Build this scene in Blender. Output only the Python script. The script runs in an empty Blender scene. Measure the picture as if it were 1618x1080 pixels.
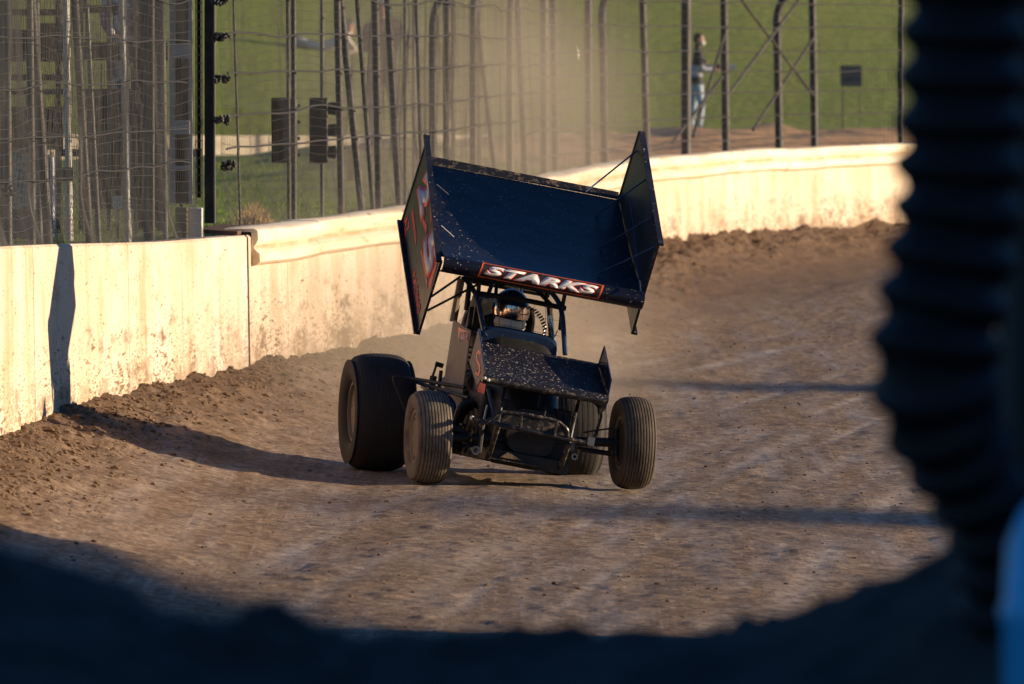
import bpy, bmesh, math, random
import numpy as np
from math import sin, cos, tan, atan, atan2, radians, pi, sqrt
from mathutils import Vector, Matrix
random.seed(7)
rng = np.random.default_rng(7)
S = bpy.context.scene
COL = S.collection

# ------------------------------------------------------------------ camera, sky, sun, exposure
F, CAMH, HORIZON = 15000.0, 3.2, 64.0          # focal length in photo pixels, eye height, horizon row
PITCH = atan((540 - HORIZON) / F)
cam = bpy.data.cameras.new('camera')
camo = bpy.data.objects.new('camera', cam)
COL.objects.link(camo)
camo.location = (0, 0, CAMH)
camo.rotation_euler = (pi / 2 - PITCH, 0, 0)
cam.sensor_width = 36
cam.lens = 36 * F / 1618
cam.clip_start = 0.5
cam.clip_end = 3000
cam.dof.use_dof = True
cam.dof.focus_distance = 68.4
cam.dof.aperture_fstop = cam.lens / 50.0
S.camera = camo
S.render.resolution_x, S.render.resolution_y = 1024, 684

SUN_EL, SUN_AZ = radians(9.0), radians(3.0)     # azimuth: from +X swung towards +Y
SUN = Vector((cos(SUN_EL) * cos(SUN_AZ), cos(SUN_EL) * sin(SUN_AZ), sin(SUN_EL)))
world = bpy.data.worlds.new('World')
S.world = world
world.use_nodes = True
wn = world.node_tree.nodes
sky = wn.new('ShaderNodeTexSky')
sky.sky_type = 'NISHITA'
sky.sun_disc = False
sky.sun_elevation = SUN_EL
sky.sun_rotation = pi / 2 - SUN_AZ
sky.air_density = 1.0
sky.dust_density = 0.0
sky.ozone_density = 6.0
wn['Background'].inputs['Strength'].default_value = 0.085
world.node_tree.links.new(sky.outputs[0], wn['Background'].inputs[0])
sun = bpy.data.lights.new('sun', 'SUN')
sun.energy = 5.0
sun.angle = radians(0.8)
sun.color = (1.0, 0.76, 0.50)
suno = bpy.data.objects.new('sun', sun)
COL.objects.link(suno)
suno.rotation_euler = (-SUN).to_track_quat('-Z', 'Y').to_euler()
S.view_settings.view_transform = 'Standard'
S.view_settings.look = 'None'
S.view_settings.exposure = 0.8
S.view_settings.gamma = 1.0

# ------------------------------------------------------------------ helpers
_R = np.array([1, 0, 0.0]); _U = np.array([0, sin(PITCH), cos(PITCH)]); _D = np.array([0, cos(PITCH), -sin(PITCH)])
CAM = np.array([0, 0, CAMH])
def ray(px, py):
    v = _D * F + _R * (px - 809) + _U * (540 - py)
    return v / v[1]
def at(px, py, d):
    return Vector(CAM + ray(px, py) * d)

def tag(o, label=None, cat=None, group=None, kind=None):
    if label: o['label'] = label
    if cat: o['category'] = cat
    if group: o['group'] = group
    if kind: o['kind'] = kind
    return o
def empty(name, loc, label, cat, group=None):
    o = bpy.data.objects.new(name, None)
    COL.objects.link(o)
    o.location = loc
    o.empty_display_size = 0.1
    return tag(o, label, cat, group)
def wloc(o):
    v = Vector(o.location)
    while o.parent:
        o = o.parent
        v += Vector(o.location)
    return v

class MB:
    """collects shapes given in world coordinates; build() makes one mesh object"""
    def __init__(self): self.v = []; self.f = []; self.sm = []
    def add(self, vs, fs, smooth=False):
        b = len(self.v)
        self.v += [tuple(p) for p in vs]
        for q in fs:
            self.f.append(tuple(b + i for i in q)); self.sm.append(smooth)
        return self
    def box(self, c, size, ax=None):
        c = Vector(c); hx, hy, hz = size[0] / 2, size[1] / 2, size[2] / 2
        if ax is None: ax = (Vector((1, 0, 0)), Vector((0, 1, 0)), Vector((0, 0, 1)))
        vs = [c + ax[0] * (sx * hx) + ax[1] * (sy * hy) + ax[2] * (sz * hz) for sz in (-1, 1) for sy in (-1, 1) for sx in (-1, 1)]
        return self.add(vs, [(0, 2, 3, 1), (4, 5, 7, 6), (0, 1, 5, 4), (2, 6, 7, 3), (0, 4, 6, 2), (1, 3, 7, 5)])
    def tube(self, pts, r, n=8, cap=True, smooth=True):
        pts = [Vector(p) for p in pts]
        rs = r if isinstance(r, (list, tuple)) else [r] * len(pts)
        ref = None; vs = []
        for i, p in enumerate(pts):
            t = (pts[min(i + 1, len(pts) - 1)] - pts[max(i - 1, 0)]).normalized()
            if ref is None: ref = Vector((0, 0, 1)) if abs(t.z) < 0.9 else Vector((1, 0, 0))
            u = (ref - t * ref.dot(t)).normalized(); ref = u
            w = t.cross(u)
            for k in range(n):
                a = 2 * pi * k / n
                vs.append(p + (u * cos(a) + w * sin(a)) * rs[i])
        fs = []
        for i in range(len(pts) - 1):
            for k in range(n):
                fs.append((i * n + k, i * n + (k + 1) % n, (i + 1) * n + (k + 1) % n, (i + 1) * n + k))
        self.add(vs, fs, smooth)
        if cap:
            self.add(vs[:n], [tuple(range(n - 1, -1, -1))]); self.add(vs[-n:], [tuple(range(n))])
        return self
    def lathe(self, prof, c, axis, n=48, smooth=True, closed=False):
        c = Vector(c); axis = Vector(axis).normalized()
        ref = Vector((0, 0, 1)) if abs(axis.z) < 0.9 else Vector((1, 0, 0))
        u = (ref - axis * ref.dot(axis)).normalized(); w = axis.cross(u)
        vs = []
        for (a, r) in prof:
            for k in range(n):
                th = 2 * pi * k / n
                vs.append(c + axis * a + (u * cos(th) + w * sin(th)) * r)
        m = len(prof); fs = []
        for i in range(m if closed else m - 1):
            j = (i + 1) % m
            for k in range(n):
                fs.append((i * n + k, i * n + (k + 1) % n, j * n + (k + 1) % n, j * n + k))
        return self.add(vs, fs, smooth)
    def prism(self, poly, off):
        """closed slab: polygon (list of Vectors) and thickness vector"""
        poly = [Vector(p) for p in poly]; off = Vector(off); n = len(poly)
        vs = poly + [p + off for p in poly]
        fs = [tuple(range(n - 1, -1, -1)), tuple(range(n, 2 * n))]
        for i in range(n): fs.append((i, (i + 1) % n, n + (i + 1) % n, n + i))
        return self.add(vs, fs)
    def ball(self, c, r, ax=None, n=14, m=9):
        c = Vector(c); r = r if hasattr(r, '__len__') else (r, r, r)
        if ax is None: ax = (Vector((1, 0, 0)), Vector((0, 1, 0)), Vector((0, 0, 1)))
        vs = []
        for i in range(m + 1):
            ph = pi * i / m
            for k in range(n):
                th = 2 * pi * k / n
                vs.append(c + ax[0] * (r[0] * sin(ph) * cos(th)) + ax[1] * (r[1] * sin(ph) * sin(th)) + ax[2] * (r[2] * cos(ph)))
        fs = [(i * n + k, (i + 1) * n + k, (i + 1) * n + (k + 1) % n, i * n + (k + 1) % n) for i in range(m) for k in range(n)]
        return self.add(vs, fs, True)
    def build(self, name, mat, parent=None, origin=None, bevel=0):
        if origin is None: origin = wloc(parent) if parent else Vector((0, 0, 0))
        origin = Vector(origin)
        me = bpy.data.meshes.new(name)
        me.from_pydata([(p[0] - origin.x, p[1] - origin.y, p[2] - origin.z) for p in self.v], [], self.f)
        me.polygons.foreach_set('use_smooth', self.sm)
        me.update()
        bm = bmesh.new(); bm.from_mesh(me)
        bmesh.ops.remove_doubles(bm, verts=bm.verts, dist=1e-5)
        bmesh.ops.recalc_face_normals(bm, faces=bm.faces)
        bm.to_mesh(me); bm.free()
        me.set_sharp_from_angle(angle=radians(38))
        me.materials.append(mat)
        o = bpy.data.objects.new(name, me)
        COL.objects.link(o)
        if parent:
            o.parent = parent
            o.location = origin - wloc(parent)
        else:
            o.location = origin
        if bevel:
            b = o.modifiers.new('bevel', 'BEVEL'); b.width = bevel; b.segments = 2; b.limit_method = 'ANGLE'
        return o

def np_mesh(name, verts, faces, mat, smooth=True):
    """verts (n,3) array, faces (m,3 or 4) array"""
    me = bpy.data.meshes.new(name)
    k = faces.shape[1]
    me.vertices.add(len(verts)); me.vertices.foreach_set('co', verts.astype(np.float32).ravel())
    me.loops.add(faces.size); me.loops.foreach_set('vertex_index', faces.astype(np.int32).ravel())
    me.polygons.add(len(faces))
    me.polygons.foreach_set('loop_start', np.arange(0, faces.size, k, dtype=np.int32))
    me.polygons.foreach_set('loop_total', np.full(len(faces), k, dtype=np.int32))
    me.polygons.foreach_set('use_smooth', np.full(len(faces), smooth))
    me.update(calc_edges=True)
    me.materials.append(mat)
    return me
def link(name, me, loc=(0, 0, 0), parent=None):
    o = bpy.data.objects.new(name, me); COL.objects.link(o); o.location = loc
    if parent: o.parent = parent
    return o

def vnoise(x, y, seed=0):
    xi = np.floor(x); yi = np.floor(y); fx = x - xi; fy = y - yi
    fx = fx * fx * (3 - 2 * fx); fy = fy * fy * (3 - 2 * fy)
    def h(a, b):
        n = (a.astype(np.int64) * 374761393 + b.astype(np.int64) * 668265263 + seed * 974634777) & 0xffffffff
        n = ((n ^ (n >> 13)) * 1274126177) & 0xffffffff
        return ((n ^ (n >> 16)) & 0xffff) / 65535.0
    a = h(xi, yi); b = h(xi + 1, yi); c = h(xi, yi + 1); d = h(xi + 1, yi + 1)
    return (a * (1 - fx) + b * fx) * (1 - fy) + (c * (1 - fx) + d * fx) * fy
def fbm(x, y, seed=0, o=4):
    t = 0; amp = 1; tot = 0
    for i in range(o):
        t = t + amp * vnoise(x * 2 ** i + 17 * i, y * 2 ** i + 5 * i, seed + i); tot += amp; amp *= 0.55
    return t / tot

# ------------------------------------------------------------------ materials
class NT:
    def __init__(self, name):
        self.m = bpy.data.materials.new(name); self.m.use_nodes = True
        self.t = self.m.node_tree; self.n = self.t.nodes; self.b = self.n['Principled BSDF']
        self.co = self.n.new('ShaderNodeTexCoord')
    def l(self, a, b): self.t.links.new(a, b)
    def map(self, scale=(1, 1, 1), src='Object', rot=(0, 0, 0)):
        m = self.n.new('ShaderNodeMapping'); m.inputs['Scale'].default_value = scale; m.inputs['Rotation'].default_value = rot
        self.l(self.co.outputs[src], m.inputs[0]); return m.outputs[0]
    def noise(self, scale, detail=4, rough=0.6, vec=None, dist=0):
        n = self.n.new('ShaderNodeTexNoise'); n.inputs['Scale'].default_value = scale; n.inputs['Detail'].default_value = detail
        n.inputs['Roughness'].default_value = rough; n.inputs['Distortion'].default_value = dist
        self.l(vec if vec is not None else self.co.outputs['Object'], n.inputs['Vector']); return n.outputs['Fac']
    def ramp(self, fac, stops, interp='LINEAR'):
        r = self.n.new('ShaderNodeValToRGB'); r.color_ramp.interpolation = interp
        e = r.color_ramp.elements
        while len(e) < len(stops): e.new(0.5)
        for i, (p, c) in enumerate(stops):
            e[i].position = p; e[i].color = (c, c, c, 1) if not hasattr(c, '__len__') else (*c, 1)
        self.l(fac, r.inputs[0]); return r.outputs[0]
    def mix(self, fac, a, b, mode='MIX'):
        x = self.n.new('ShaderNodeMix'); x.data_type = 'RGBA'; x.blend_type = mode
        for s, v in ((x.inputs[0], fac), (x.inputs[6], a), (x.inputs[7], b)):
            if hasattr(v, 'node'): self.l(v, s)
            elif hasattr(v, '__len__'): s.default_value = (*v, 1)
            else: s.default_value = v
        return x.outputs[2]
    def math(self, op, a, b=0.0, clamp=False):
        x = self.n.new('ShaderNodeMath'); x.operation = op; x.use_clamp = clamp
        for s, v in ((x.inputs[0], a), (x.inputs[1], b)):
            if hasattr(v, 'node'): self.l(v, s)
            else: s.default_value = v
        return x.outputs[0]
    def col(self, c):
        if hasattr(c, 'node'): self.l(c, self.b.inputs['Base Color'])
        else: self.b.inputs['Base Color'].default_value = (*c, 1)
        return self
    def set(self, **k):
        for n, v in k.items():
            s = self.b.inputs[n.replace('_', ' ')]
            if hasattr(v, 'node'): self.l(v, s)
            else: s.default_value = v
        return self
    def bump(self, h, strength=0.5, dist=0.01):
        b = self.n.new('ShaderNodeBump'); b.inputs['Strength'].default_value = strength; b.inputs['Distance'].default_value = dist
        self.l(h, b.inputs['Height']); self.l(b.outputs[0], self.b.inputs['Normal']); return self

def plain(name, c, rough=0.6, var=0.35, scale=6, bump=0.0, bscale=60, metal=0.0, dust=None, dscale=9, dlo=0.5, dhi=0.7, **kw):
    k = NT(name)
    n = k.noise(scale, 5)
    c2 = tuple(x * (1 - var) for x in c)
    base = k.mix(k.ramp(n, [(0.35, 0.0), (0.7, 1.0)]), c2, c)
    if dust:
        d = k.ramp(k.noise(dscale, 8, 0.72), [(dlo, 0.0), (dhi, 1.0)])
        base = k.mix(d, base, dust)
        k.set(Roughness=k.mix(d, (rough,) * 3, (0.9,) * 3))
    else:
        k.set(Roughness=rough)
    k.col(base).set(Metallic=metal, **kw)
    if bump: k.bump(k.noise(bscale, 4), bump, 0.01)
    return k.m

M = {}
SOIL = (0.30, 0.205, 0.13)
# mud-splashed navy black paint: small pale specks of clay on a glossy coat
def speckled(name, base, clay, lo, scale, rough=0.3, film=0.0):
    k = NT(name)
    big = k.noise(3.0, 3)
    v = k.noise(scale, 2, 0.5)
    mask = k.math('MULTIPLY', k.ramp(v, [(lo, 0.0), (lo + 0.035, 1.0)]), k.ramp(big, [(0.3, 0.35), (0.62, 1.0)]))
    fm = k.ramp(k.noise(5.0, 7, 0.65), [(0.35, 0.0), (0.8, film)])
    c = k.mix(fm, base, SOIL)
    c = k.mix(mask, c, clay)
    k.col(c).set(Roughness=k.mix(mask, (rough,) * 3, (0.85,) * 3), Specular_IOR_Level=0.38)
    k.bump(k.math('ADD', k.noise(2.2, 2), k.math('MULTIPLY', mask, 0.2)), 0.5, 0.03)
    return k.m
M['wing'] = speckled('wing_paint', (0.003, 0.005, 0.016), (0.42, 0.37, 0.3), 0.672, 48, 0.34, 0.03)
M['nosewing'] = speckled('nose_wing_paint', (0.004, 0.006, 0.014), (0.46, 0.42, 0.36), 0.64, 58, 0.4, 0.08)
M['board'] = speckled('side_board_paint', (0.012, 0.011, 0.013), (0.4, 0.36, 0.3), 0.74, 50, 0.42, 0.22)
M['flange'] = speckled('board_flange_paint', (0.005, 0.008, 0.018), (0.4, 0.38, 0.34), 0.68, 40, 0.35, 0.1)
M['tubeblack'] = plain('muddy_black_tube', (0.012, 0.012, 0.014), 0.4, 0.3, dust=(0.2, 0.145, 0.095), dscale=22, dlo=0.52, dhi=0.66)
M['cage'] = plain('cage_blue_paint', (0.02, 0.045, 0.11), 0.28, 0.3, dust=(0.16, 0.125, 0.09), dscale=9, dlo=0.56, dhi=0.8)
M['black'] = plain('flat_black', (0.012, 0.012, 0.013), 0.55, 0.3, dust=(0.1, 0.075, 0.05), dscale=12, dlo=0.55, dhi=0.8)
M['panel'] = plain('dusty_body_panel', (0.11, 0.095, 0.08), 0.5, 0.3, dust=(0.46, 0.36, 0.26), dscale=3.5, dlo=0.25, dhi=0.8)
M['cowl'] = plain('cowl_blue_paint', (0.012, 0.03, 0.075), 0.25, 0.3, dust=(0.15, 0.12, 0.09), dscale=12, dlo=0.56, dhi=0.8)
M['steel'] = plain('worn_steel', (0.42, 0.4, 0.37), 0.35, 0.3, metal=0.9)
M['alloy'] = plain('muddy_alloy', (0.33, 0.27, 0.2), 0.6, 0.3, metal=0.2, dust=(0.22, 0.16, 0.105), dscale=6, dlo=0.3, dhi=0.7)
M['orange'] = plain('orange_vinyl', (0.85, 0.13, 0.015), 0.45, 0.1)
M['red'] = plain('red_vinyl', (0.85, 0.05, 0.04), 0.45, 0.15, dust=SOIL, dlo=0.6, dhi=0.9)
M['lav'] = plain('pale_vinyl', (0.46, 0.48, 0.57), 0.45, 0.15, dust=SOIL, dlo=0.6, dhi=0.9)
M['silver'] = plain('silver_vinyl', (0.78, 0.78, 0.76), 0.4, 0.25, scale=14, dust=(0.16, 0.12, 0.08), dscale=40, dlo=0.62, dhi=0.7)
M['white'] = plain('white_paint', (0.75, 0.73, 0.68), 0.5, 0.15)
# tyre: rubber with clay dust in the pattern of rolling
def tyre_mat(name, dust, amt):
    k = NT(name)
    d = k.ramp(k.noise(7, 6, 0.65), [(0.25, 0.0), (0.75, amt)])
    k.col(k.mix(d, (0.022, 0.02, 0.019), dust)).set(Roughness=0.82)
    k.bump(k.noise(55, 3), 0.25, 0.01)
    return k.m
M['tyre'] = tyre_mat('dusty_tyre', (0.17, 0.125, 0.08), 0.75)
M['tyre_dark'] = tyre_mat('dark_tyre', (0.045, 0.037, 0.03), 0.6)
M['tyre_clay'] = tyre_mat('clay_tyre', (0.25, 0.2, 0.145), 1.0)
M['carcass'] = plain('dark_metal_frame', (0.035, 0.033, 0.032), 0.6, 0.4, dust=(0.14, 0.11, 0.08), dscale=3, dlo=0.5, dhi=0.85)
M['galv'] = plain('galvanised_post', (0.13, 0.122, 0.115), 0.6, 0.4, metal=0.0, dust=(0.12, 0.095, 0.07), dscale=5, dlo=0.5, dhi=0.8)
M['fencepost'] = plain('dark_fence_post', (0.05, 0.047, 0.045), 0.6, 0.4, dust=(0.075, 0.063, 0.05), dscale=5, dlo=0.5, dhi=0.8)
M['wire'] = plain('fence_wire', (0.07, 0.065, 0.06), 0.6, 0.3)
M['cable'] = plain('steel_cable', (0.03, 0.028, 0.027), 0.6, 0.3)
M['plate'] = plain('grey_plate', (0.3, 0.3, 0.3), .5, .2)
M['rust'] = plain('rusty_beam', (0.14, 0.07, 0.04), 0.85, 0.5, scale=10, bump=0.3)
M['paintpost'] = plain('chipped_white_post', (0.62, 0.6, 0.55), 0.6, 0.3, scale=4)
M['skin'] = plain('skin', (0.55, 0.3, 0.21), 0.55, 0.1)
M['pipe'] = plain('black_drain_pipe', (0.008, 0.008, 0.011), 0.55, 0.2, Specular_IOR_Level=0.25)
M['bluedrum'] = plain('blue_plastic', (0.05, 0.48, 0.85), 0.35, 0.2)
M['deck'] = plain('dark_deck', (0.03, 0.029, 0.028), 0.8, 0.4)
M['strawgrass'] = plain('dry_grass', (0.5, 0.37, 0.2), 0.8, 0.4, scale=20)

def leafy(name, c):
    k = NT(name)
    tr = k.n.new('ShaderNodeBsdfTranslucent'); mx = k.n.new('ShaderNodeMixShader'); mx.inputs[0].default_value = .45
    cc = k.mix(k.ramp(k.noise(1.5, 4), [(0.3, 0.0), (0.7, 1.0)]), tuple(v * .65 for v in c), c)
    k.col(cc).set(Roughness=.7); k.l(cc, tr.inputs[0])
    k.l(k.b.outputs[0], mx.inputs[1]); k.l(tr.outputs[0], mx.inputs[2]); k.l(mx.outputs[0], k.n['Material Output'].inputs['Surface'])
    return k.m
M['strawgrass'] = leafy('dry_grass_blade', (0.62, 0.44, 0.23))
M['blade'] = leafy('grass_blade', (0.24, 0.34, 0.05))
# poured concrete barrier with clay splash
def wall_mat():
    k = NT('painted_concrete')
    sep = k.n.new('ShaderNodeSeparateXYZ'); k.l(k.co.outputs['Object'], sep.inputs[0])
    streak = k.noise(1.0, 5, 0.6, k.map((0.5, 1.3, 0.12)))
    base = k.mix(k.ramp(streak, [(0.3, 0.0), (0.7, 1.0)]), (0.57, 0.41, 0.27), (0.76, 0.655, 0.55))
    blot = k.ramp(k.noise(1.6, 6, 0.65), [(0.46, 0.0), (0.72, 0.75)])
    base = k.mix(blot, base, (0.46, 0.31, 0.16))
    drip = k.ramp(k.noise(1.0, 6, 0.7, k.map((0.6, 3.4, 0.25))), [(0.56, 0.0), (0.74, 0.7)])
    base = k.mix(drip, base, (0.36, 0.25, 0.15))
    # splash droplets: elongated along the track by the foreshortened throw, denser low on the wall
    v = k.noise(1.0, 2, 0.5, k.map((30, 3.2, 26)))
    v2 = k.noise(1.0, 2, 0.5, k.map((60, 7.5, 55)))
    low = k.math('SUBTRACT', 0.70, k.math('MULTIPLY', k.math('SUBTRACT', 1.0, k.math('MULTIPLY', sep.outputs[2], 0.85), True), 0.25))
    m1 = k.math('MULTIPLY', k.math('SUBTRACT', v, low), 22, True)
    low2 = k.math('SUBTRACT', low, 0.01)
    m2 = k.math('MULTIPLY', k.math('SUBTRACT', v2, low2), 22, True)
    patch = k.ramp(k.noise(0.9, 3), [(0.3, 0.3), (0.6, 1.0)])
    m3 = k.math('MULTIPLY', k.math('SUBTRACT', k.noise(1.0, 2, 0.5, k.map((80, 9, 70))), 0.665), 22, True)
    smear = k.math('MULTIPLY', k.math('SUBTRACT', k.noise(1.0, 7, 0.75, k.map((9, 0.9, 5))), k.math('ADD', low, -0.105)), 7, True)
    mud = k.math('MAXIMUM', k.math('MULTIPLY', k.math('MAXIMUM', k.math('MAXIMUM', m1, m2), smear), patch), m3)
    k.col(k.mix(mud, base, (0.17, 0.105, 0.055))).set(Roughness=0.75)
    k.bump(k.math('ADD', k.noise(9, 5), mud), 0.25, 0.02)
    return k.m
M['wall'] = wall_mat()
def rail_mat():
    k = NT('white_rail_paint')
    base = k.mix(k.ramp(k.noise(1.0, 5, 0.6, k.map((2, 0.6, 6))), [(0.35, 0.0), (0.7, 1.0)]), (0.72, 0.58, 0.38), (0.84, 0.78, 0.66))
    rust = k.ramp(k.noise(1.0, 6, 0.7, k.map((5, 0.9, 9))), [(0.6, 0.0), (0.68, 1.0)])
    ga = k.n.new('ShaderNodeAttribute'); ga.attribute_name = 'groove'
    dirt = k.math('MULTIPLY', ga.outputs['Fac'], k.ramp(k.noise(1.0, 6, 0.7, k.map((4, 1.1, 4))), [(0.3, 0.25), (0.6, 1.0)]))
    c = k.mix(rust, base, (0.42, 0.26, 0.12))
    k.col(k.mix(dirt, c, (0.4, 0.24, 0.1))).set(Roughness=0.6)
    return k.m
M['rail'] = rail_mat()

# track clay
def track_mat():
    k = NT('track_clay')
    at_ = k.n.new('ShaderNodeAttribute'); at_.attribute_name = 'moist'
    moist = at_.outputs['Fac']
    fine = k.noise(1.0, 9, 0.72, k.map((4.2, 3.0, 4.2)))
    lane = k.noise(1.0, 5, 0.62, k.map((3.1, 0.06, 1), rot=(0, 0, radians(5.5))))
    scratch = k.noise(1.0, 4, 0.6, k.map((15, 0.35, 1), rot=(0, 0, radians(6.5))))
    mid = k.noise(1.0, 5, 0.62, k.map((0.8, 0.32, 1)))
    c = k.mix(k.ramp(fine, [(0.34, 0.0), (0.64, 1.0)]), (0.108, 0.06, 0.03), (0.29, 0.185, 0.1))
    pale = k.math('MULTIPLY', k.ramp(lane, [(0.42, 0.0), (0.62, 1.0)]), k.ramp(mid, [(0.36, 0.1), (0.62, 1.0)]))
    c = k.mix(k.math('MULTIPLY', pale, 0.75), c, (0.36, 0.295, 0.235))
    sc = k.math('MULTIPLY', k.ramp(scratch, [(0.56, 0.0), (0.72, 1.0)]), k.ramp(mid, [(0.4, 0.0), (0.6, 0.7)]))
    c = k.mix(sc, c, (0.47, 0.40, 0.33))
    la = k.n.new('ShaderNodeAttribute'); la.attribute_name = 'lane'
    lp = k.math('MULTIPLY', la.outputs['Fac'], k.ramp(fine, [(0.35, 0.35), (0.6, 1.0)]))
    c = k.mix(lp, c, (0.50, 0.44, 0.38))
    dark = k.ramp(k.noise(1.0, 8, 0.72, k.map((2.0, 1.7, 3))), [(0.54, 0.0), (0.70, 1.0)])
    c = k.mix(k.math('MULTIPLY', dark, 0.8), c, (0.075, 0.044, 0.025))
    micro = k.noise(1.0, 5, 0.7, k.map((17, 11, 17)))
    c = k.mix(k.ramp(micro, [(0.36, 0.75), (0.52, 0.0)]), c, (0.08, 0.046, 0.025))
    c = k.mix(k.ramp(micro, [(0.53, 0.0), (0.66, 0.55)]), c, (0.5, 0.40, 0.30))
    wet = k.mix(k.ramp(k.noise(9, 6), [(0.35, 0.0), (0.7, 1.0)]), (0.065, 0.036, 0.018), (0.175, 0.103, 0.05))
    c = k.mix(moist, c, wet)
    k.col(c).set(Roughness=k.mix(k.math('MAXIMUM', k.math('MAXIMUM', pale, sc), lp), (0.92,) * 3, (0.55,) * 3))
    k.b.inputs['Specular IOR Level'].default_value = 0.45
    h = k.math('ADD', k.math('MULTIPLY', fine, 1.0), k.math('MULTIPLY', k.noise(45, 4), 0.3))
    h = k.math('ADD', h, k.math('MULTIPLY', scratch, 0.12))
    k.bump(h, 0.6, 0.028)
    return k.m
M['track'] = track_mat()
def soil_mat(name, a, b, sc=6):
    k = NT(name)
    f = k.noise(sc, 8, 0.68)
    k.col(k.mix(k.ramp(f, [(0.3, 0.0), (0.7, 1.0)]), a, b)).set(Roughness=0.95)
    k.bump(k.noise(sc * 3, 6), 0.6, 0.04)
    return k.m
M['soil'] = soil_mat('loose_soil', (0.13, 0.08, 0.045), (0.29, 0.19, 0.11))
M['clod'] = soil_mat('clay_clod', (0.1, 0.062, 0.034), (0.24, 0.155, 0.09), 14)
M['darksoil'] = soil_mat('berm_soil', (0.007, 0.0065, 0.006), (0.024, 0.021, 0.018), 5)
def grass_mat():
    k = NT('grass_field')
    n1 = k.noise(0.16, 5, 0.6); n2 = k.noise(1.0, 6, 0.7, k.map((1.6, 0.5, 1.6)))
    c = k.mix(k.ramp(n1, [(0.35, 0.0), (0.65, 1.0)]), (0.06, 0.095, 0.018), (0.095, 0.125, 0.028))
    c = k.mix(k.ramp(n2, [(0.35, 0.0), (0.75, 0.8)]), c, (0.13, 0.145, 0.04))
    k.col(c).set(Roughness=0.9)
    k.bump(k.noise(5, 5), 0.8, 0.15)
    return k.m
M['grass'] = grass_mat()
def text_noise_mat():
    return M['silver']

# ------------------------------------------------------------------ plan of the track
_wp = [(40, -3.95), (55, -3.80), (62, -3.64), (65, -3.51), (68.5, -3.35), (70.6, -3.2), (75.5, -2.81), (81.5, -2.28), (85.5, -1.80), (91, -1.06),
       (98, -.47), (110, .3), (119, 0.98), (127.6, 1.79), (137.6, 3.59), (144, 5.67), (150, 8.6), (155, 12.5), (159, 18), (161, 26), (161.5, 40)]
_dd = np.arange(40, 161.5, 0.1)
_xx = np.interp(_dd, [p[0] for p in _wp], [p[1] for p in _wp])
_ker = np.exp(-0.5 * (np.arange(-40, 41) * 0.1 / 1.3) ** 2); _ker /= _ker.sum()
_xs = np.convolve(np.pad(_xx, 40, mode='edge'), _ker, 'valid')
_xs[:60] = _xx[:60]; _xs[-60:] = _xx[-60:]
def Xw(d): return np.interp(d, _dd, _xs)
_zt = [(40, 2.0), (60, 1.86), (65, 1.79), (68.5, 1.73), (75.5, 1.60), (81.5, 1.53), (90, 1.53), (110, 1.55), (161, 1.6)]
def Ztop(d): return np.interp(d, [p[0] for p in _zt], [p[1] for p in _zt])
def px_of(X, d): return 809 + F * X / d            # column, good to a fraction of a pixel
def d_at_px(px, off=0.0):
    c = 809 + F * (_xs - off) / _dd
    return float(np.interp(px, c, _dd))
def lanes(X, d):
    """polished tyre paths worn along the racing line (0..1)"""
    u = X - .10 * (d - 68) - .0009 * (d - 68) ** 2
    out = np.zeros_like(u)
    for i, (c0, wd) in enumerate(((-2.0, .10), (-1.35, .12), (-.5, .09), (.1, .08), (.62, .13), (.95, .06), (1.28, .10), (1.55, .05), (1.95, .12), (2.4, .07), (2.75, .12), (3.3, .16), (4.0, .14))):
        cc = c0 + .12 * (fbm(d * .08, d * 0 + i * 3.1, 91 + i, 2) - .5)
        k = np.clip(1.6 * (fbm(d * .22 + i * 7, u * 2.2, 131 + i, 3) - .32), 0, 1)
        out = np.maximum(out, np.exp(-((u - cc) / wd) ** 2) * k)
    return out
def ground_z(X, d, noise=True):
    X = np.asarray(X, float); d = np.asarray(d, float)
    w = np.maximum(X - Xw(d), 0)
    z = -0.12 * np.tanh((X - .13) * .035 / .12)
    zb = 0.46 - 0.10 * np.clip((d - 68) / 14, 0, 1) + .22 * np.clip((d - 108) / 18, 0, 1)
    t = np.clip((2.55 - w) / 2.55, 0, 1)
    z = z + zb * t ** 1.7 - 0.08 * t
    if noise:
        m = np.clip((1.5 - w) / 1.1, 0, 1)
        rough = fbm(X * 3.2, d * 1.6, 3, 5) - .5
        clump = np.maximum(fbm(X * 7, d * 4.5, 11, 4) - .5, 0)
        z = z + m * (rough * .10 + clump * .10) * (1 + 1.6 * np.clip((d - 105) / 15, 0, 1)) + m * m * 0.09 * fbm(d * .9, d * 0 + 3, 5, 3)
        z = z + (fbm(X * 4, d * 2.2, 21, 5) - .5) * .02 + (fbm(X * 1.3 - d * .12, d * .12, 31, 3) - .5) * .05
        fine = np.maximum(fbm(X * 6, d * 4, 41, 4) - .56, 0)
        z = z + fine * 0.05 - lanes(X, d) * .008
    return z

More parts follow.
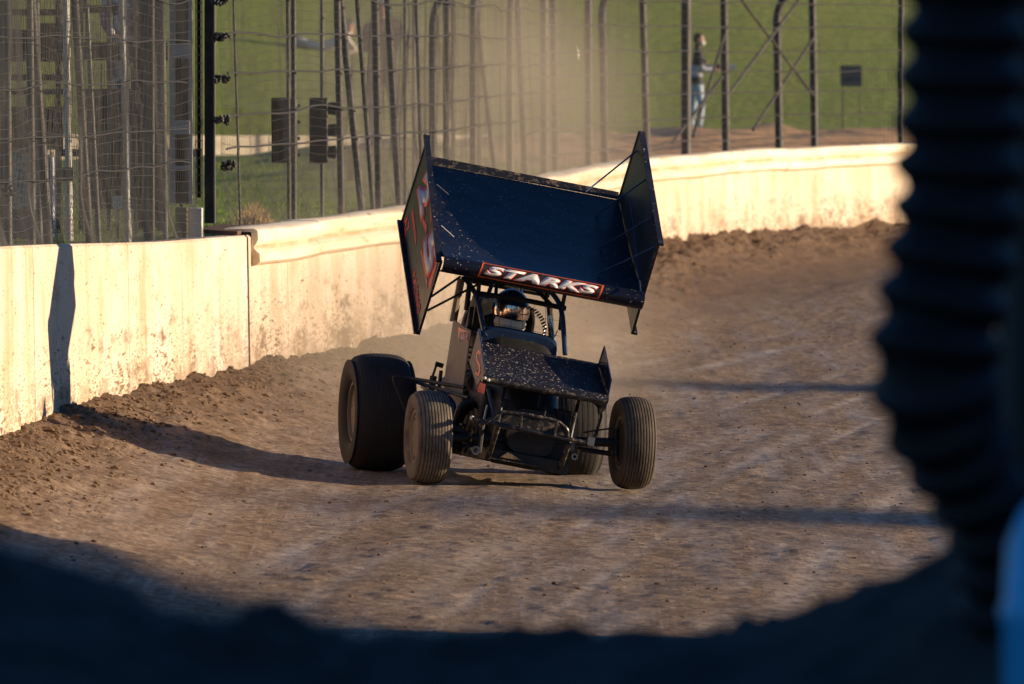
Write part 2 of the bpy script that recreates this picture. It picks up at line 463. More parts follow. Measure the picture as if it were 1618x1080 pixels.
# ------------------------------------------------------------------ ground sheets
rows = [40.0]
while rows[-1] < 158: rows.append(rows[-1] + 0.075 * (rows[-1] / 62) ** 1.7)
rows = np.array(rows); ncol = 430
tt = np.linspace(0, 1, ncol) ** 1.25
XR = 10.5 + np.maximum(rows - 120, 0) * .5
GX = (Xw(rows) - 0.12)[:, None] + (XR - Xw(rows) + 0.12)[:, None] * tt[None, :]
GD = np.repeat(rows[:, None], ncol, 1)
GZ = ground_z(GX, GD)
vv = np.stack([GX, GD, GZ], -1).reshape(-1, 3)
ii = np.arange(len(rows) * ncol).reshape(len(rows), ncol)
ff = np.stack([ii[:-1, :-1], ii[:-1, 1:], ii[1:, 1:], ii[1:, :-1]], -1).reshape(-1, 4)
me = np_mesh('track', vv, ff, M['track'])
W = (GX - Xw(rows)[:, None]).ravel()
moist = np.clip((1.3 + 1.9 * np.clip((GD.ravel() - 98) / 25, 0, 1) - W + 1.3 * (fbm(GX.ravel() * 1.1, GD.ravel() * .35, 61, 4) - .5)) / 1.3, 0, 1)
a = me.attributes.new('moist', 'FLOAT', 'POINT'); a.data.foreach_set('value', moist.astype(np.float32))
a = me.attributes.new('lane', 'FLOAT', 'POINT'); a.data.foreach_set('value', lanes(GX, GD).ravel().astype(np.float32))
track = tag(link('track', me), kind='structure')
# wide base ground to the horizon and the infield beside the track
g = MB(); g.add([(-1500, -600, -.75), (1500, -600, -.75), (1500, 2500, -.75), (-1500, 2500, -.75)], [(0, 1, 2, 3)])
tag(g.build('ground', M['soil']), kind='structure')
g = MB()
nr = 60
inf_v = []; inf_f = []
dr = np.linspace(5, 161, nr)
for d in dr:
    x0 = 10.2 + max(d - 120, 0) * .5 if d >= 40 else -14
    for k in range(6): inf_v.append((x0 + (140 - x0) * (k / 5) ** 2, d, -.17))
for i in range(nr - 1):
    for k in range(5): inf_f.append((i * 6 + k, i * 6 + k + 1, (i + 1) * 6 + k + 1, (i + 1) * 6 + k))
g.add(inf_v, inf_f); tag(g.build('infield', M['soil']), kind='structure')

# lawn and hillside outside the wall
def outer_z(X, d):
    w = Xw(d) - X
    z = 1.42 + 0.0 * w
    hill = np.maximum(d - 172 - 0.03 * X, 0)
    z = z + 0.165 * hill + np.clip((d - 172) / 40, 0, 1) * .14 * (6 - X) * np.clip(1 + (X + 30) / 60, 0, 1) + 0.12 * (fbm(X * .3, d * .2, 71, 3) - .5)
    side = np.maximum(-X - 14, 0)
    z = z + 0.12 * side
    near = np.exp(-np.maximum(d - 84, 0) / 10.0)
    z = z + .03 * near
    # spoil bank pushed up behind the far bend
    dwall = np.maximum((Xw(np.minimum(d, 161)) - X) , -3) * 0.9
    b = np.clip((d - 112) / 16, 0, 1)
    line = np.exp(-((dwall - 3.0) / 2.6) ** 2)
    z = z + b * line * (0.22 + .34 * fbm(X * 1.5, d * .5, 77, 4))
    return z
orow = np.concatenate([np.arange(40, 112, 1.0), np.arange(112, 175, 0.5), np.arange(175, 260, 2.0), np.arange(260, 900, 16.0)])
oc = 120
ov = []
u = np.linspace(0, 1, oc)
for d in orow:
    if d < 161: right = float(Xw(d)) - .1
    else: right = min(40 + (d - 161) * 30, 400)
    left = -200 - (d * .4)
    s_ = np.concatenate([right - 26 * np.linspace(0, 1, 90) ** 1.1, right - 26 - (right - 26 - left) * np.linspace(0.02, 1, oc - 90) ** 2])
    ov.append(np.stack([s_, np.full(oc, d), outer_z(s_, np.full(oc, d))], -1))
ov = np.array(ov)
nr = len(orow); ii = np.arange(nr * oc).reshape(nr, oc)
ff = np.stack([ii[:-1, :-1], ii[1:, :-1], ii[1:, 1:], ii[:-1, 1:]], -1).reshape(-1, 4)
km = NT('verge_grass_and_soil')
aa = km.n.new('ShaderNodeAttribute'); aa.attribute_name = 'soil'
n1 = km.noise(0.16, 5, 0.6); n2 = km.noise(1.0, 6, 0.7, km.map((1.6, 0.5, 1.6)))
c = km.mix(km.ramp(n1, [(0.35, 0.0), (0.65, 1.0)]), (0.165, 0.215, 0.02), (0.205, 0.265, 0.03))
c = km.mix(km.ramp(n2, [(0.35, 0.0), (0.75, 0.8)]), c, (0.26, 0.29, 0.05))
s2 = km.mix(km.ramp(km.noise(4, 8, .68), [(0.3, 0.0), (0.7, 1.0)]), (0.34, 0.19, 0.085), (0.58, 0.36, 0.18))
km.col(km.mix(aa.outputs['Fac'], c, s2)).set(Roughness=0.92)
km.bump(km.noise(5, 5), 0.35, 0.1)
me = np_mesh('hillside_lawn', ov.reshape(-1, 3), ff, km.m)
X_, D_ = ov[..., 0].ravel(), ov[..., 1].ravel()
dw = (Xw(np.minimum(D_, 161)) - X_) * .9
so = np.clip((D_ - 118) / 6, 0, 1) * np.clip((np.clip((D_ - 120) / 20, 0.05, 1) * 7.5 - dw + 4 * np.clip((D_ - 112) / 22, 0, 1) * (fbm(X_ * .8, D_ * .3, 81, 3) - .5)) / 1.0, 0, 1) * np.clip((164 - D_) / 3, 0, 1)
so = np.maximum(so, np.clip((.35 - dw + .8 * (fbm(X_ * 2, D_ * .8, 83, 3) - .5)) / .5, 0, 1) * (D_ < 161))
a = me.attributes.new('soil', 'FLOAT', 'POINT'); a.data.foreach_set('value', so.astype(np.float32))
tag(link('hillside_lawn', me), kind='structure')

# ------------------------------------------------------------------ barrier wall, panel by panel
D_SPLIT = d_at_px(391)
def wall_run(name, d0, d1, plen, label, rail):
    root = empty(name, (float(Xw(d0)), d0, 0), label, 'wall')
    o = wloc(root)
    d = d0; i = 0
    while d < d1 - 0.05:
        e = min(d + plen * (1 if d < 110 else 1.0), d1)
        gap = 0.002
        n = 6
        ds = np.linspace(d + gap, e - gap, n)
        jit = random.uniform(-.002, .002)
        vs = []
        for q in ds:
            x = float(Xw(q)) + jit; sl = float(Xw(q + .2) - Xw(q - .2)) / .4
            nx, ny = 1 / sqrt(1 + sl * sl), -sl / sqrt(1 + sl * sl)     # towards the track
            zt = float(Ztop(q)); zb = -0.3
            prof = [(0.03, zb), (0.0, zt - .02), (-0.02, zt), (-0.19, zt), (-0.21, zt - .02), (-0.21, zb)]
            for (a_, z_) in prof: vs.append((x + nx * a_, q + ny * a_, z_))
        m = 6; fs = []
        for r in range(n - 1):
            for k in range(m): fs.append((r * m + k, r * m + (k + 1) % m, (r + 1) * m + (k + 1) % m, (r + 1) * m + k))
        fs.append(tuple(range(m))); fs.append(tuple((n - 1) * m + k for k in range(m - 1, -1, -1)))
        b = MB(); b.add(vs, fs)
        b.build('wall_panel', M['wall'], root)
        d = e; i += 1
    if rail:
        d = d0 + .15
        while d < d1 - .05:
            e = min(d + 3.8, d1)
            n = 10; ds = np.linspace(d + .01, e + .03, n); vs = []
            # two-ridge beam rail fixed to the top of the wall
            prof = [(-.26, .045), (.03, .05), (.06, .03), (.066, -.04), (.045, -.085), (.03, -.10), (.028, -.112), (.03, -.125), (.05, -.14), (.08, -.165), (.08, -.235), (.05, -.262), (.012, -.275), (.004, -.20), (.004, .02), (-.26, .02)]
            wob = random.uniform(-.008, .008)
            for q in ds:
                x = float(Xw(q)); sl = float(Xw(q + .2) - Xw(q - .2)) / .4
                nx, ny = 1 / sqrt(1 + sl * sl), -sl / sqrt(1 + sl * sl); zt = float(Ztop(q)) + wob + .004 * sin(q * 1.7)
                for (a_, z_) in prof: vs.append((x + nx * a_, q + ny * a_, zt + z_ + .006 * sin(q * .8 + a_ * 9)))
            m = len(prof); fs = []
            for r in range(n - 1):
                for k in range(m): fs.append((r * m + k, r * m + (k + 1) % m, (r + 1) * m + (k + 1) % m, (r + 1) * m + k))
            fs.append(tuple(range(m))); fs.append(tuple((n - 1) * m + k for k in range(m - 1, -1, -1)))
            b = MB(); b.add(vs, fs)
            ro = b.build('beam_rail', M['rail'], root)
            gv = [0, 0, 0, 0, .1, .8, 1, .8, .1, 0, 0, .5, 1, 1, 0, 0] * n
            if len(ro.data.vertices) == len(gv):
                ga = ro.data.attributes.new('groove', 'FLOAT', 'POINT'); ga.data.foreach_set('value', gv)
            d = e
    return root
wall_run('concrete_wall', 46.0, D_SPLIT - .05, 3.05, 'plain cream concrete wall in the left foreground, splashed with clay and crossed by the car shadow', False)
cw = bpy.data.objects['concrete_wall']
MB().box((float(Xw(D_SPLIT)) - .09, D_SPLIT, .62), (.16, .085, 1.8)).build('joint_post', M['carcass'], cw)
wall_run('railed_wall', D_SPLIT + .05, 161.0, 2.4, 'long cream concrete wall capped with a ridged white beam rail curving behind the car', True)

# ------------------------------------------------------------------ catch fence
fence = empty('catch_fence', (float(Xw(75)) - .4, 75, 1.4), 'tall wire catch fence on steel posts running along the top of the track wall', 'fence')
FO = .34
def fpt(d, z, off=FO): return Vector((float(Xw(d)) - off, d, z))
def post(px, r, off=FO, lean=0.0, z1=5.2, bend=None, mat='galv', z0=1.2):
    d = d_at_px(px, off)
    base = fpt(d, z0, off)
    pts = [base]
    if bend:
        pts += [fpt(d, bend, off) + Vector((lean * .6, 0, 0))]
        for k in range(1, 7):
            a = k / 6 * radians(62); R = .55
            pts.append(pts[1] + Vector((R * (1 - cos(a)), 0, R * sin(a))))
        pts.append(pts[-1] + Vector((.62 * sin(radians(62)), 0, .62 * cos(radians(62)))))
    else:
        pts.append(fpt(d, z1, off) + Vector((lean, 0, 0)))
    return MB().tube(pts, r, 10).build('post', M[mat], fence)
for px, r, off, lean, bend, mt in [
        (4, .05, .5, 0, None, 'carcass'), (14, .035, .34, -.02, None, 'galv'), (52, .03, .34, -.03, None, 'galv'), (64, .03, .5, -.05, None, 'galv'),
        (84, .045, .34, -.28, None, 'carcass'), (147, .04, .34, -.24, None, 'carcass'), (160, .025, .5, -.2, None, 'galv'),
        (232, .035, .5, 0, None, 'galv'), (240, .03, .34, 0, None, 'carcass'), (262, .03, .34, -.05, None, 'galv'),
        (382, .014, .3, -.12, None, 'carcass'), (457, .022, .44, -.02, None, 'carcass'), (465, .03, .34, -.01, None, 'carcass'),
        (509, .025, 1.1, 0, None, 'galv'), (541, .042, .34, -.08, None, 'carcass'), (578, .045, .34, -.27, None, 'carcass'), (594, .03, .34, -.2, None, 'galv'),
        (600, .05, .75, -.05, None, 'galv'), (634, .045, .34, -.15, None, 'carcass'), (640, .02, .75, 0, None, 'galv'), (654, .03, 1.5, 0, None, 'carcass'), (669, .025, .34, -.08, None, 'galv'),
        (684, .05, .34, 0, 3.35, 'carcass'), (706, .05, .34, 0, None, 'carcass'), (716, .03, .9, 0, None, 'galv'), (748, .05, .34, 0, 3.6, 'galv'), (757, .04, .9, 0, None, 'galv'),
        (790, .04, .34, -.3, None, 'galv'), (806, .055, .34, 0, 3.55, 'carcass'), (833, .055, .34, -.12, None, 'carcass'), (861, .06, .34, -.02, None, 'carcass'), (879, .055, .34, -.06, None, 'carcass'),
        (931, .06, .34, -.02, None, 'carcass'), (957, .065, .34, -.08, 3.55, 'carcass'), (1024, .06, .34, -.12, None, 'galv'), (1084, .085, .34, 0, 3.75, 'carcass'),
        (1148, .07, .34, -.06, None, 'galv'), (1232, .075, .34, -.07, 3.5, 'galv'), (1288, .07, .34, -.07, None, 'galv'), (1424, .06, .34, 0, None, 'galv'), (1530, .07, .34, 0, 3.6, 'galv'), (1660, .07, .34, 0, None, 'galv'), (1800, .07, .34, 0, 3.6, 'galv'), (1960, .07, .34, 0, None, 'galv')]:
    post(px, r * .8, off, lean * (1.5 if 560 < px < 840 else 1), bend=bend, mat='fencepost' if mt == 'carcass' or px > 560 else mt)
# diagonal braces between the far posts
def brace(p0, p1, dd=0.0, r=.022):
    d0 = d_at_px(p0[0], FO); d1 = d_at_px(p1[0], FO)
    MB().tube([at(p0[0], p0[1], d0 + dd), at(p1[0], p1[1], d1 + dd)], r, 8).build('brace', M['carcass'], fence)
for p0, p1 in [((1172, 0), (1285, 150)), ((1262, 0), (1150, 150)), ((1190, 205), (1285, 60)), ((1095, 215), (1145, 55)), ((1062, 225), (1142, 120))]: brace(p0, p1)
# woven wire: vertical and horizontal strands with slack
def strands(dA, dB, off, step, zlo, zhi, hstep, amp, seed, r=.0022, flare=0.0):
    V = []; Fc = []; nv = 0
    def strip(P, rad):
        nonlocal nv
        P = np.asarray(P); n = len(P)
        t = np.gradient(P, axis=0); t /= np.linalg.norm(t, axis=1)[:, None]
        ref = np.array([0.3, 1, 0.2]) if abs(t[0][2]) > .7 else np.array([0, 0, 1.0])
        u = np.cross(t, ref); u /= np.linalg.norm(u, axis=1)[:, None]; w = np.cross(t, u)
        for k in range(3):
            a = 2 * pi * k / 3
            V.append(P + rad * (u * cos(a) + w * sin(a)))
        idx = np.arange(n - 1)
        for k in range(3):
            k2 = (k + 1) % 3
            Fc.append(np.stack([nv + k * n + idx, nv + k2 * n + idx, nv + k2 * n + idx + 1, nv + k * n + idx + 1], -1))
        nv += 3 * n
    def slack(d, z): return amp * (fbm(np.asarray(d) * .8, np.asarray(z) * .9, seed, 3) - .5)
    def base(d, z):
        x = Xw(d) - off + slack(d, z)
        if flare: x = x + flare * np.clip((Ztop(d) + .42 - z) / .42, 0, 1) ** 1.5
        return x
    for d in np.arange(dA, dB, step):
        zz = np.concatenate([np.linspace(0, .5, 5), np.linspace(.7, zhi - zlo, 9)]) + zlo + float(Ztop(d))
        dl = d + .03 * (fbm(zz * 1.3, zz * 0 + d, seed + 9, 2) - .5)
        strip(np.stack([base(dl, zz), dl, zz], -1), r)
    for z in np.arange(zlo + .05, zhi, hstep):
        dl = np.arange(dA, dB + .3, .35)
        zz = z + Ztop(dl) + .11 * (fbm(dl * .45, dl * 0 + z * 1.7, seed + 4, 3) - .5) + .03 * np.sin(dl * 1.1 + z)
        strip(np.stack([base(dl, zz), dl, zz], -1), r)
    return np.concatenate(V), np.concatenate(Fc)
def mesh_part(*a, **k):
    V, Fq = strands(*a, **k)
    o = wloc(fence)
    o2 = link('wire_mesh', np_mesh('wire_mesh', V - np.array(o), Fq, M['wire'], False), (0, 0, 0), fence)
    o2['kind'] = 'stuff'
DG = d_at_px(272, .3)
mesh_part(62.0, DG, .14, .065, .0, 3.6, .092, .10, 101, flare=.10, r=.0024)
mesh_part(62.0, DG, .55, .12, .0, 3.6, .13, .16, 111, r=.002)
D2 = d_at_px(342, .3)
mesh_part(D2, 100.0, .27, .075, .05, 3.6, .085, .14, 121, flare=.08, r=.0019)
mesh_part(100.0, 158.0, .3, .16, .05, 3.2, .12, .06, 131, r=.0026)
# heavier restraint cables
def cable(dA, dB, z, off, sag, seed, r=.008):
    dl = np.arange(dA, dB, .3)
    zz = z + sag * (fbm(dl * .4, dl * 0 + seed, seed, 2) - .5) * 2
    x = Xw(dl) - off + .05 * (fbm(dl * .7, dl * 0, seed + 3, 2) - .5)
    MB().tube(np.stack([x, dl, zz], -1), r, 5).build('cable', M['cable'], fence)
for i, z in enumerate((2.2, 2.5, 2.85, 3.2, 3.55)):
    cable(62, DG, z, .12, .05, 200 + i, .006)
for i, z in enumerate((2.28, 2.57, 2.92, 3.24, 3.58)):
    cable(D2, 118, z, .22, .045, 210 + i, .009)
for i, z in enumerate((1.78, 2.1, 2.45, 2.75, 3.05, 3.4, 3.75)):
    cable(112, 158, z, .3, .03, 220 + i, .010)
# clamp clusters where the cables loop round the gate post
def clamp(px, py, n=14, sp=.055, d=None):
    d = d or d_at_px(px, .2) ; c = at(px, py, d); b = MB()
    for k in range(n):
        o = Vector((random.uniform(-sp, sp), random.uniform(-.1, .1), random.uniform(-.022, .022)))
        ax = Vector((random.uniform(-1, 1), random.uniform(-.3, .3), random.uniform(-1, 1))).normalized()
        b.tube([c + o - ax * .03, c + o, c + o + ax * .03], random.uniform(.008, .014), 6)
        b.lathe([(-.01, .012), (-.01, .022), (.01, .022), (.01, .012)], c + o, ax, 8, closed=True)
    b.build('cable_clamp', M['black'], fence)
for px, py in ((349, 58), (350, 125), (352, 190), (362, 261), (8, 302), (346, 2)): clamp(px, py)

# ------------------------------------------------------------------ things beyond the fence
# twin-channel steel column with batten plates beside the gate
dG = d_at_px(300, .45)
col_ = empty('steel_column', at(285, 330, dG), 'tall dark twin-channel steel column with pale batten plates at the fence gap', 'column')
def vbar(b, px, y0, y1, d, wpx, depth=.12):
    p0 = at(px, y0, d); p1 = at(px, y1, d)
    b.box((p0 + p1) / 2, (wpx * d / F, depth, abs(p1.z - p0.z)))
def plate(px0, px1, y0, y1, d, th, name, mt, par):
    p0 = at(px0, y0, d); p1 = at(px1, y1, d)
    b = MB(); b.box((p0 + p1) / 2, (abs(p1.x - p0.x), th, abs(p1.z - p0.z)))
    return b.build(name, mt, par, bevel=.004)
for px, w in ((271, 6), (301, 6), (292, 14), (275, 3)):
    b = MB(); vbar(b, px, -60, 322, dG + (.12 if w == 14 else 0), w, .1); b.build('channel', M['plate'] if w in (6, 3) else M['carcass'], col_)
for y0, y1 in ((-12, -2), (69, 92), (190, 212), (262, 268)):
    plate(268, 300, y0, y1, dG - .055, .02, 'batten_plate', M['plate'], col_)
plate(274, 298, -60, 322, dG + .2, .02, 'backing_sheet', M['deck'], col_)
gp = empty('gate_post', at(330, 350, dG), 'broad black steel gate post between the twin column and the grass', 'post')
b = MB(); vbar(b, 331, -60, 352, dG + .5, 15, .2); b.build('post_web', M['carcass'], gp, bevel=.006)
b = MB(); vbar(b, 338.5, -60, 352, dG + .42, 2.6, .16); b.build('post_flange', M['galv'], gp)
lad = empty('rung_ladder', at(313, 322, dG), 'narrow dark ladder strip beside the black gate post', 'ladder')
b = MB(); vbar(b, 319.5, -60, 318, dG + .25, 1.8, .06); b.build('stile', M['galv'], lad)
b = MB(); vbar(b, 309.5, -60, 318, dG + .25, 1.4, .06); b.build('stile', M['carcass'], lad)
for k in range(27):
    p = at(314.5, -50 + k * 13.6, dG + .25); b = MB(); b.box(p, (.05, .05, .012)); b.build('rung', M['galv'], lad)
plate(311, 318, -60, 312, dG + .3, .02, 'backing_strip', M['deck'], lad)
blk = empty('footing_block', at(299, 378, dG - .3), 'white concrete footing block standing on the wall below the steel column', 'block')
p = at(302, 352, dG - .35)
plate(279, 320, 328, 381, dG - .35, .3, 'block_body', M['paintpost'], blk)
plate(277, 296, 327, 381, dG - .54, .05, 'ochre_side_plate', plain('ochre_plate', (0.3, 0.2, 0.07), .7), blk)
b = MB(); b.tube([at(287, 330, dG - .4), at(287, 321, dG - .4)], .015, 8); b.build('bolt', M['black'], blk)
bm_ = MB(); bm_.box((at(380, 362, D_SPLIT + 1.0)) - Vector((.1, 0, 0)), (.34, 2.4, .035), (Vector((.995, .0, -.05)).normalized(), Vector((0.05, 1, 0)).normalized(), Vector((.05, 0, .995)).normalized()))
beam = bm_.build('rusty_beam', M['rust'], None, origin=at(386, 361, D_SPLIT + 1.2), bevel=.004)
tag(beam, 'rusty flat steel beam lying along the wall top at the panel joint', 'beam')

# signal lamp boxes on the fence
def signal(px0, px1, y0, y1, d, lamps, label):
    p0 = at(px0, y1, d); p1 = at(px1, y0, d); c = (p0 + p1) / 2
    r = empty('signal_box', (c.x, c.y, p0.z), label, 'signal light', 'black signal boxes on the fence posts')
    w, h = p1.x - p0.x, p1.z - p0.z
    b = MB(); b.box(c, (w, .16, h)); b.build('housing', M['black'], r, bevel=.01)
    for k in range(int(w / .03)):
        b = MB(); b.box((p0.x + .02 + k * .03, c.y - .085, c.z), (.012, .012, h * .96)); b.build('housing_rib', M['black'], r)
    if lamps:
        for k in range(3):
            z = p0.z + h * (k + .5) / 3
            q = Vector((p1.x + .0, c.y, z))
            b = MB(); b.lathe([(0, .055), (.075, .066), (.075, .06), (.005, .05)], q, (1, -.15, 0), 16); hd = b.build('lamp_hood', M['black'], r)
            b = MB(); b.lathe([(0.01, 0.001), (.012, .03), (.008, .052)], q, (1, -.15, 0), 16); b.build('lens', M['steel'], hd)
    else:
        for k in range(4):
            b = MB(); b.box((p1.x + .012, c.y, p0.z + h * (k + .5) / 4), (.024, .05, .03)); b.build('bracket', M['black'], r)
    return r
dS = d_at_px(455, .5)
signal(429, 470, 154, 257, dS + .12, False, 'wide ribbed black signal box on the fence post nearest the gate')
signal(489, 518, 154, 257, d_at_px(509, .8), True, 'narrower black signal box with three round lamp hoods facing right')

# viewing stand with dark decks at far left
dV = 86.0
st = empty('viewing_stand', at(130, 345, dV), 'dark steel viewing stand with decks and screens behind the left fence', 'stand')
for px, w, mt in ((8, 12, 'carcass'), (47, 9, 'carcass'), (92, 8, 'carcass'), (128, 7, 'carcass'), (172, 6, 'galv'), (214, 5, 'galv'), (226, 17, 'deck'), (252, 15, 'deck')):
    b = MB(); vbar(b, px, -80, 380, dV + random.uniform(-.3, .3), w, .12); b.build('upright', M[mt], st)
for (x0, x1, y0, y1, nm) in ((5, 98, 14, 24, 'handrail'), (125, 195, 8, 20, 'handrail'), (5, 70, 46, 97, 'deck_edge'), (60, 100, 36, 97, 'deck_edge'), (5, 100, 117, 127, 'handrail'), (5, 100, 140, 149, 'handrail'), (5, 100, 168, 236, 'screen'),
                          (125, 265, 66, 95, 'deck_edge'), (125, 262, 140, 330, 'screen'), (190, 214, 64, 92, 'deck_edge')):
    m_ = M['deck'] if nm != 'screen' else plain('dusty_screen_cloth', (0.075, 0.066, 0.055), .9, .4, scale=1.5)
    plate(x0, x1, y0, y1, dV + random.uniform(.2, .6), .05, nm, m_, st)
for k in range(9):
    p0 = at(128 + k * 16, 100, dV + .1); p1 = at(128 + k * 16, 330, dV + .1)
    MB().tube([p0, p1], .008, 5).build('screen_batten', M['galv'], st)
tb = empty('tool_box', at(30, 335, dV - 3), 'silver diamond-plate tool box behind the fence at the left edge', 'tool box')
kd = NT('diamond_plate')
wv = kd.n.new('ShaderNodeTexChecker'); wv.inputs['Scale'].default_value = 42
kd.l(kd.map((1, 1, .55), rot=(0, radians(35), 0)), wv.inputs['Vector'])
kd.col(kd.mix(wv.outputs['Fac'], (0.2, 0.215, 0.24), (0.5, 0.5, 0.52))).set(Metallic=.75, Roughness=.38)
plate(-20, 56, 241, 330, dV - 3, .5, 'box_body', kd.m, tb)
plate(-22, 58, 234, 242, dV - 3, .54, 'lid', M['galv'], tb)
plate(-18, 54, 330, 384, dV - 3, .44, 'plinth', M['galv'], tb)
pp = empty('white_post', at(108, 330, dV - 4), 'thick chipped white steel post behind the left fence', 'post')
b = MB(); b.tube([at(103, -60, dV - 4), at(108, 250, dV - 4), at(110, 384, dV - 4)], .032, 12); b.build('shaft', M['paintpost'], pp)
b = MB(); b.box(at(107, 275, dV - 4.1), (.1, .1, .12)); b.build('sleeve', M['galv'], pp)
pp = empty('bright_post', at(203, 330, dV - 5), 'slim sunlit pale post right of the thick white post', 'post')
b = MB(); b.tube([at(191, -60, dV - 5), at(203, 384, dV - 5)], .022, 10); b.build('shaft', M['paintpost'], pp)
b = MB(); b.tube([at(197, -60, dV - 4.9), at(206, 384, dV - 4.9)], .012, 8); b.build('conduit', M['white'], pp)
bp = empty('blue_barrel', at(78, 325, dV - 3.2), 'slim blue barrel standing beside the diamond-plate tool box', 'barrel')
cb = at(78, 378, dV - 3.2)
b = MB(); b.lathe([(0, .001), (0, .05), (.03, .055), (.16, .055), (.17, .059), (.19, .059), (.2, .055), (.42, .055), (.43, .059), (.45, .059), (.46, .055), (.67, .055), (.73, .045), (.74, .001)], cb, (0, 0, 1), 20); b.build('barrel_body', plain('barrel_blue', (0.05, 0.1, 0.24), .4), bp)
b = MB(); b.lathe([(.74, .012), (.76, .012), (.76, .001)], cb + Vector((.02, 0, 0)), (0, 0, 1), 10); b.build('bung', M['black'], bp)
sg = empty('white_notice', at(187, 326, dV - 4.5), 'small white notice card low behind the left fence', 'sign')
plate(178, 194, 309, 330, dV - 4.5, .01, 'card', M['white'], sg)
MB().tube([at(186, 330, dV - 4.48), at(186, 384, dV - 4.48)], .008, 6).build('stake', M['galv'], sg)

# low retaining wall between lawn and hill
rw = empty('retaining_wall', at(420, 258, 148), 'low pale concrete retaining wall at the foot of the grass hill', 'wall')
kc = plain('pale_concrete', (0.4, 0.35, 0.27), .85, .25, scale=2)
pts = [(-80, 210, 262, 140), (340, 214, 260, 146), (600, 213, 256, 150), (740, 212, 252, 153), (860, 211, 244, 157), (1020, 210, 236, 162), (1180, 208, 230, 166), (1300, 207, 228, 167), (1420, 206, 226, 168), (1700, 204, 226, 170)]
for (a_, b_) in zip(pts[:-1], pts[1:]):
    nseg = max(1, int((b_[0] - a_[0]) / 70))
    for k in range(nseg):
        t0, t1 = k / nseg, (k + 1) / nseg
        L = [a_[i] + (b_[i] - a_[i]) * t0 for i in range(4)]; Rr = [a_[i] + (b_[i] - a_[i]) * (t1 - .008) for i in range(4)]
        p = [at(L[0], L[2] + 14, L[3]), at(Rr[0], Rr[2] + 14, Rr[3]), at(Rr[0], Rr[1], Rr[3]), at(L[0], L[1], L[3])]
        MB().prism(p, (0, .35, 0)).build('block', kc, rw)

# dry weeds and grass blades along the wall top
def blades(name, spots, mat, label, cat=None, kind=None):
    V = []; Fc = []
    for (x, y, z, h, lean) in spots:
        a = random.uniform(0, 2 * pi); w = .006
        dx, dy = cos(a) * lean, sin(a) * lean
        b0 = len(V)
        b_ = random.uniform(0, pi); wx, wy = w * cos(b_), w * sin(b_)
        V += [(x - wx, y - wy, z), (x + wx, y + wy, z), (x + dx * .5 - wx * .8, y + dy * .5 - wy * .8, z + h * .62), (x + dx * .5 + wx * .8, y + dy * .5 + wy * .8, z + h * .62), (x + dx, y + dy, z + h * (1 - .35 * lean / (h + .01)))]
        Fc += [(b0, b0 + 1, b0 + 3), (b0, b0 + 3, b0 + 2), (b0 + 2, b0 + 3, b0 + 4)]
    o = link(name, np_mesh(name, np.array(V), np.array(Fc), mat, False))
    tag(o, label, cat, kind=kind)
    return o
dT = 88.0
sp = []
for k in range(900):
    px = random.gauss(402, 20); d = random.uniform(dT - 1.5, dT + 1.5)
    if not 350 < px < 452: continue
    hmax = .27 * math.exp(-((px - 400) / 30) ** 2) + .05
    p = at(px, 364, d); sp.append((p.x, d, p.z, random.uniform(.3, 1) * hmax, random.uniform(.02, .14)))
blades('dry_weed_clump', sp, M['strawgrass'], 'clump of straw-coloured dry weeds behind the rusty beam', 'weeds')
sp = []
for k in range(9000):
    d = random.uniform(80, 125); x = float(Xw(d)) - random.uniform(.3, 7.0) ** 1.0
    sp.append((x, d, float(outer_z(np.array(x), np.array(d))) - .01, random.uniform(.03, .09), random.uniform(.01, .06)))
blades('lawn_grass', sp, M['blade'], 'short green lawn grass behind the fence', 'grass', 'stuff')

# small grey board on the hillside and torn tape on the fence
sb = empty('grey_board', at(1345, 140, 171), 'small grey board on posts on the grass hill at upper right', 'sign')
plate(1328, 1362, 103, 136, 171, .03, 'panel', plain('grey_board_face', (0.17, 0.14, 0.125), .8), sb)
for px in (1332, 1358): MB().tube([at(px, 136, 171.05), at(px, 222, 171.05)], .012, 6).build('leg', M['galv'], sb)
tp = MB(); dt = d_at_px(912, FO) - .1
q = [at(909.5, 72, dt), at(911.5, 80, dt), at(912.5, 88, dt), at(914, 94, dt)]
tp.add([q[0], q[0] + Vector((.012, 0, 0)), q[1], q[1] + Vector((.025, .01, 0)), q[2] - Vector((0.005, 0, 0)), q[2] + Vector((.02, 0.02, 0)), q[3], q[3] + Vector((.012, .01, 0))], [(0, 1, 3, 2), (2, 3, 5, 4), (4, 5, 7, 6)])
to = tp.build('torn_tape', M['white'], None, origin=q[0]); sm_ = to.modifiers.new('thick', 'SOLIDIFY'); sm_.thickness = .003
tag(to, 'torn strip of white tape caught on the fence above the car wing', 'tape')
# ------------------------------------------------------------------ the race car
PSI, RHO = radians(11.5), radians(10.75)
O = at(838, 768.5, 68.0)
ex = Vector((cos(PSI) * cos(RHO), sin(PSI) * cos(RHO), -sin(RHO)))      # towards the car's left side
ey = Vector((-sin(PSI), cos(PSI), 0))                                    # towards the car's tail
ez = ex.cross(ey)
OC = O + Vector((0, 0, .33))
AX = (ex, ey, ez)
def L2W(x, y, z): return OC + ex * x + ey * y + ez * z
def on(px, py, nx, ny, nz, c):
    """point of the chassis plane n.p = c (chassis axes) seen at a photo pixel"""
    n = ex * nx + ey * ny + ez * nz
    r = Vector(ray(px, py)); o = Vector(CAM) - OC
    return OC + o + r * ((c - o.dot(n)) / r.dot(n))
def PY(px, py, y): return on(px, py, 0, 1, 0, y)
def PX(px, py, x): return on(px, py, 1, 0, 0, x)
def loc(p):
    q = Vector(p) - OC
    return (q.dot(ex), q.dot(ey), q.dot(ez))
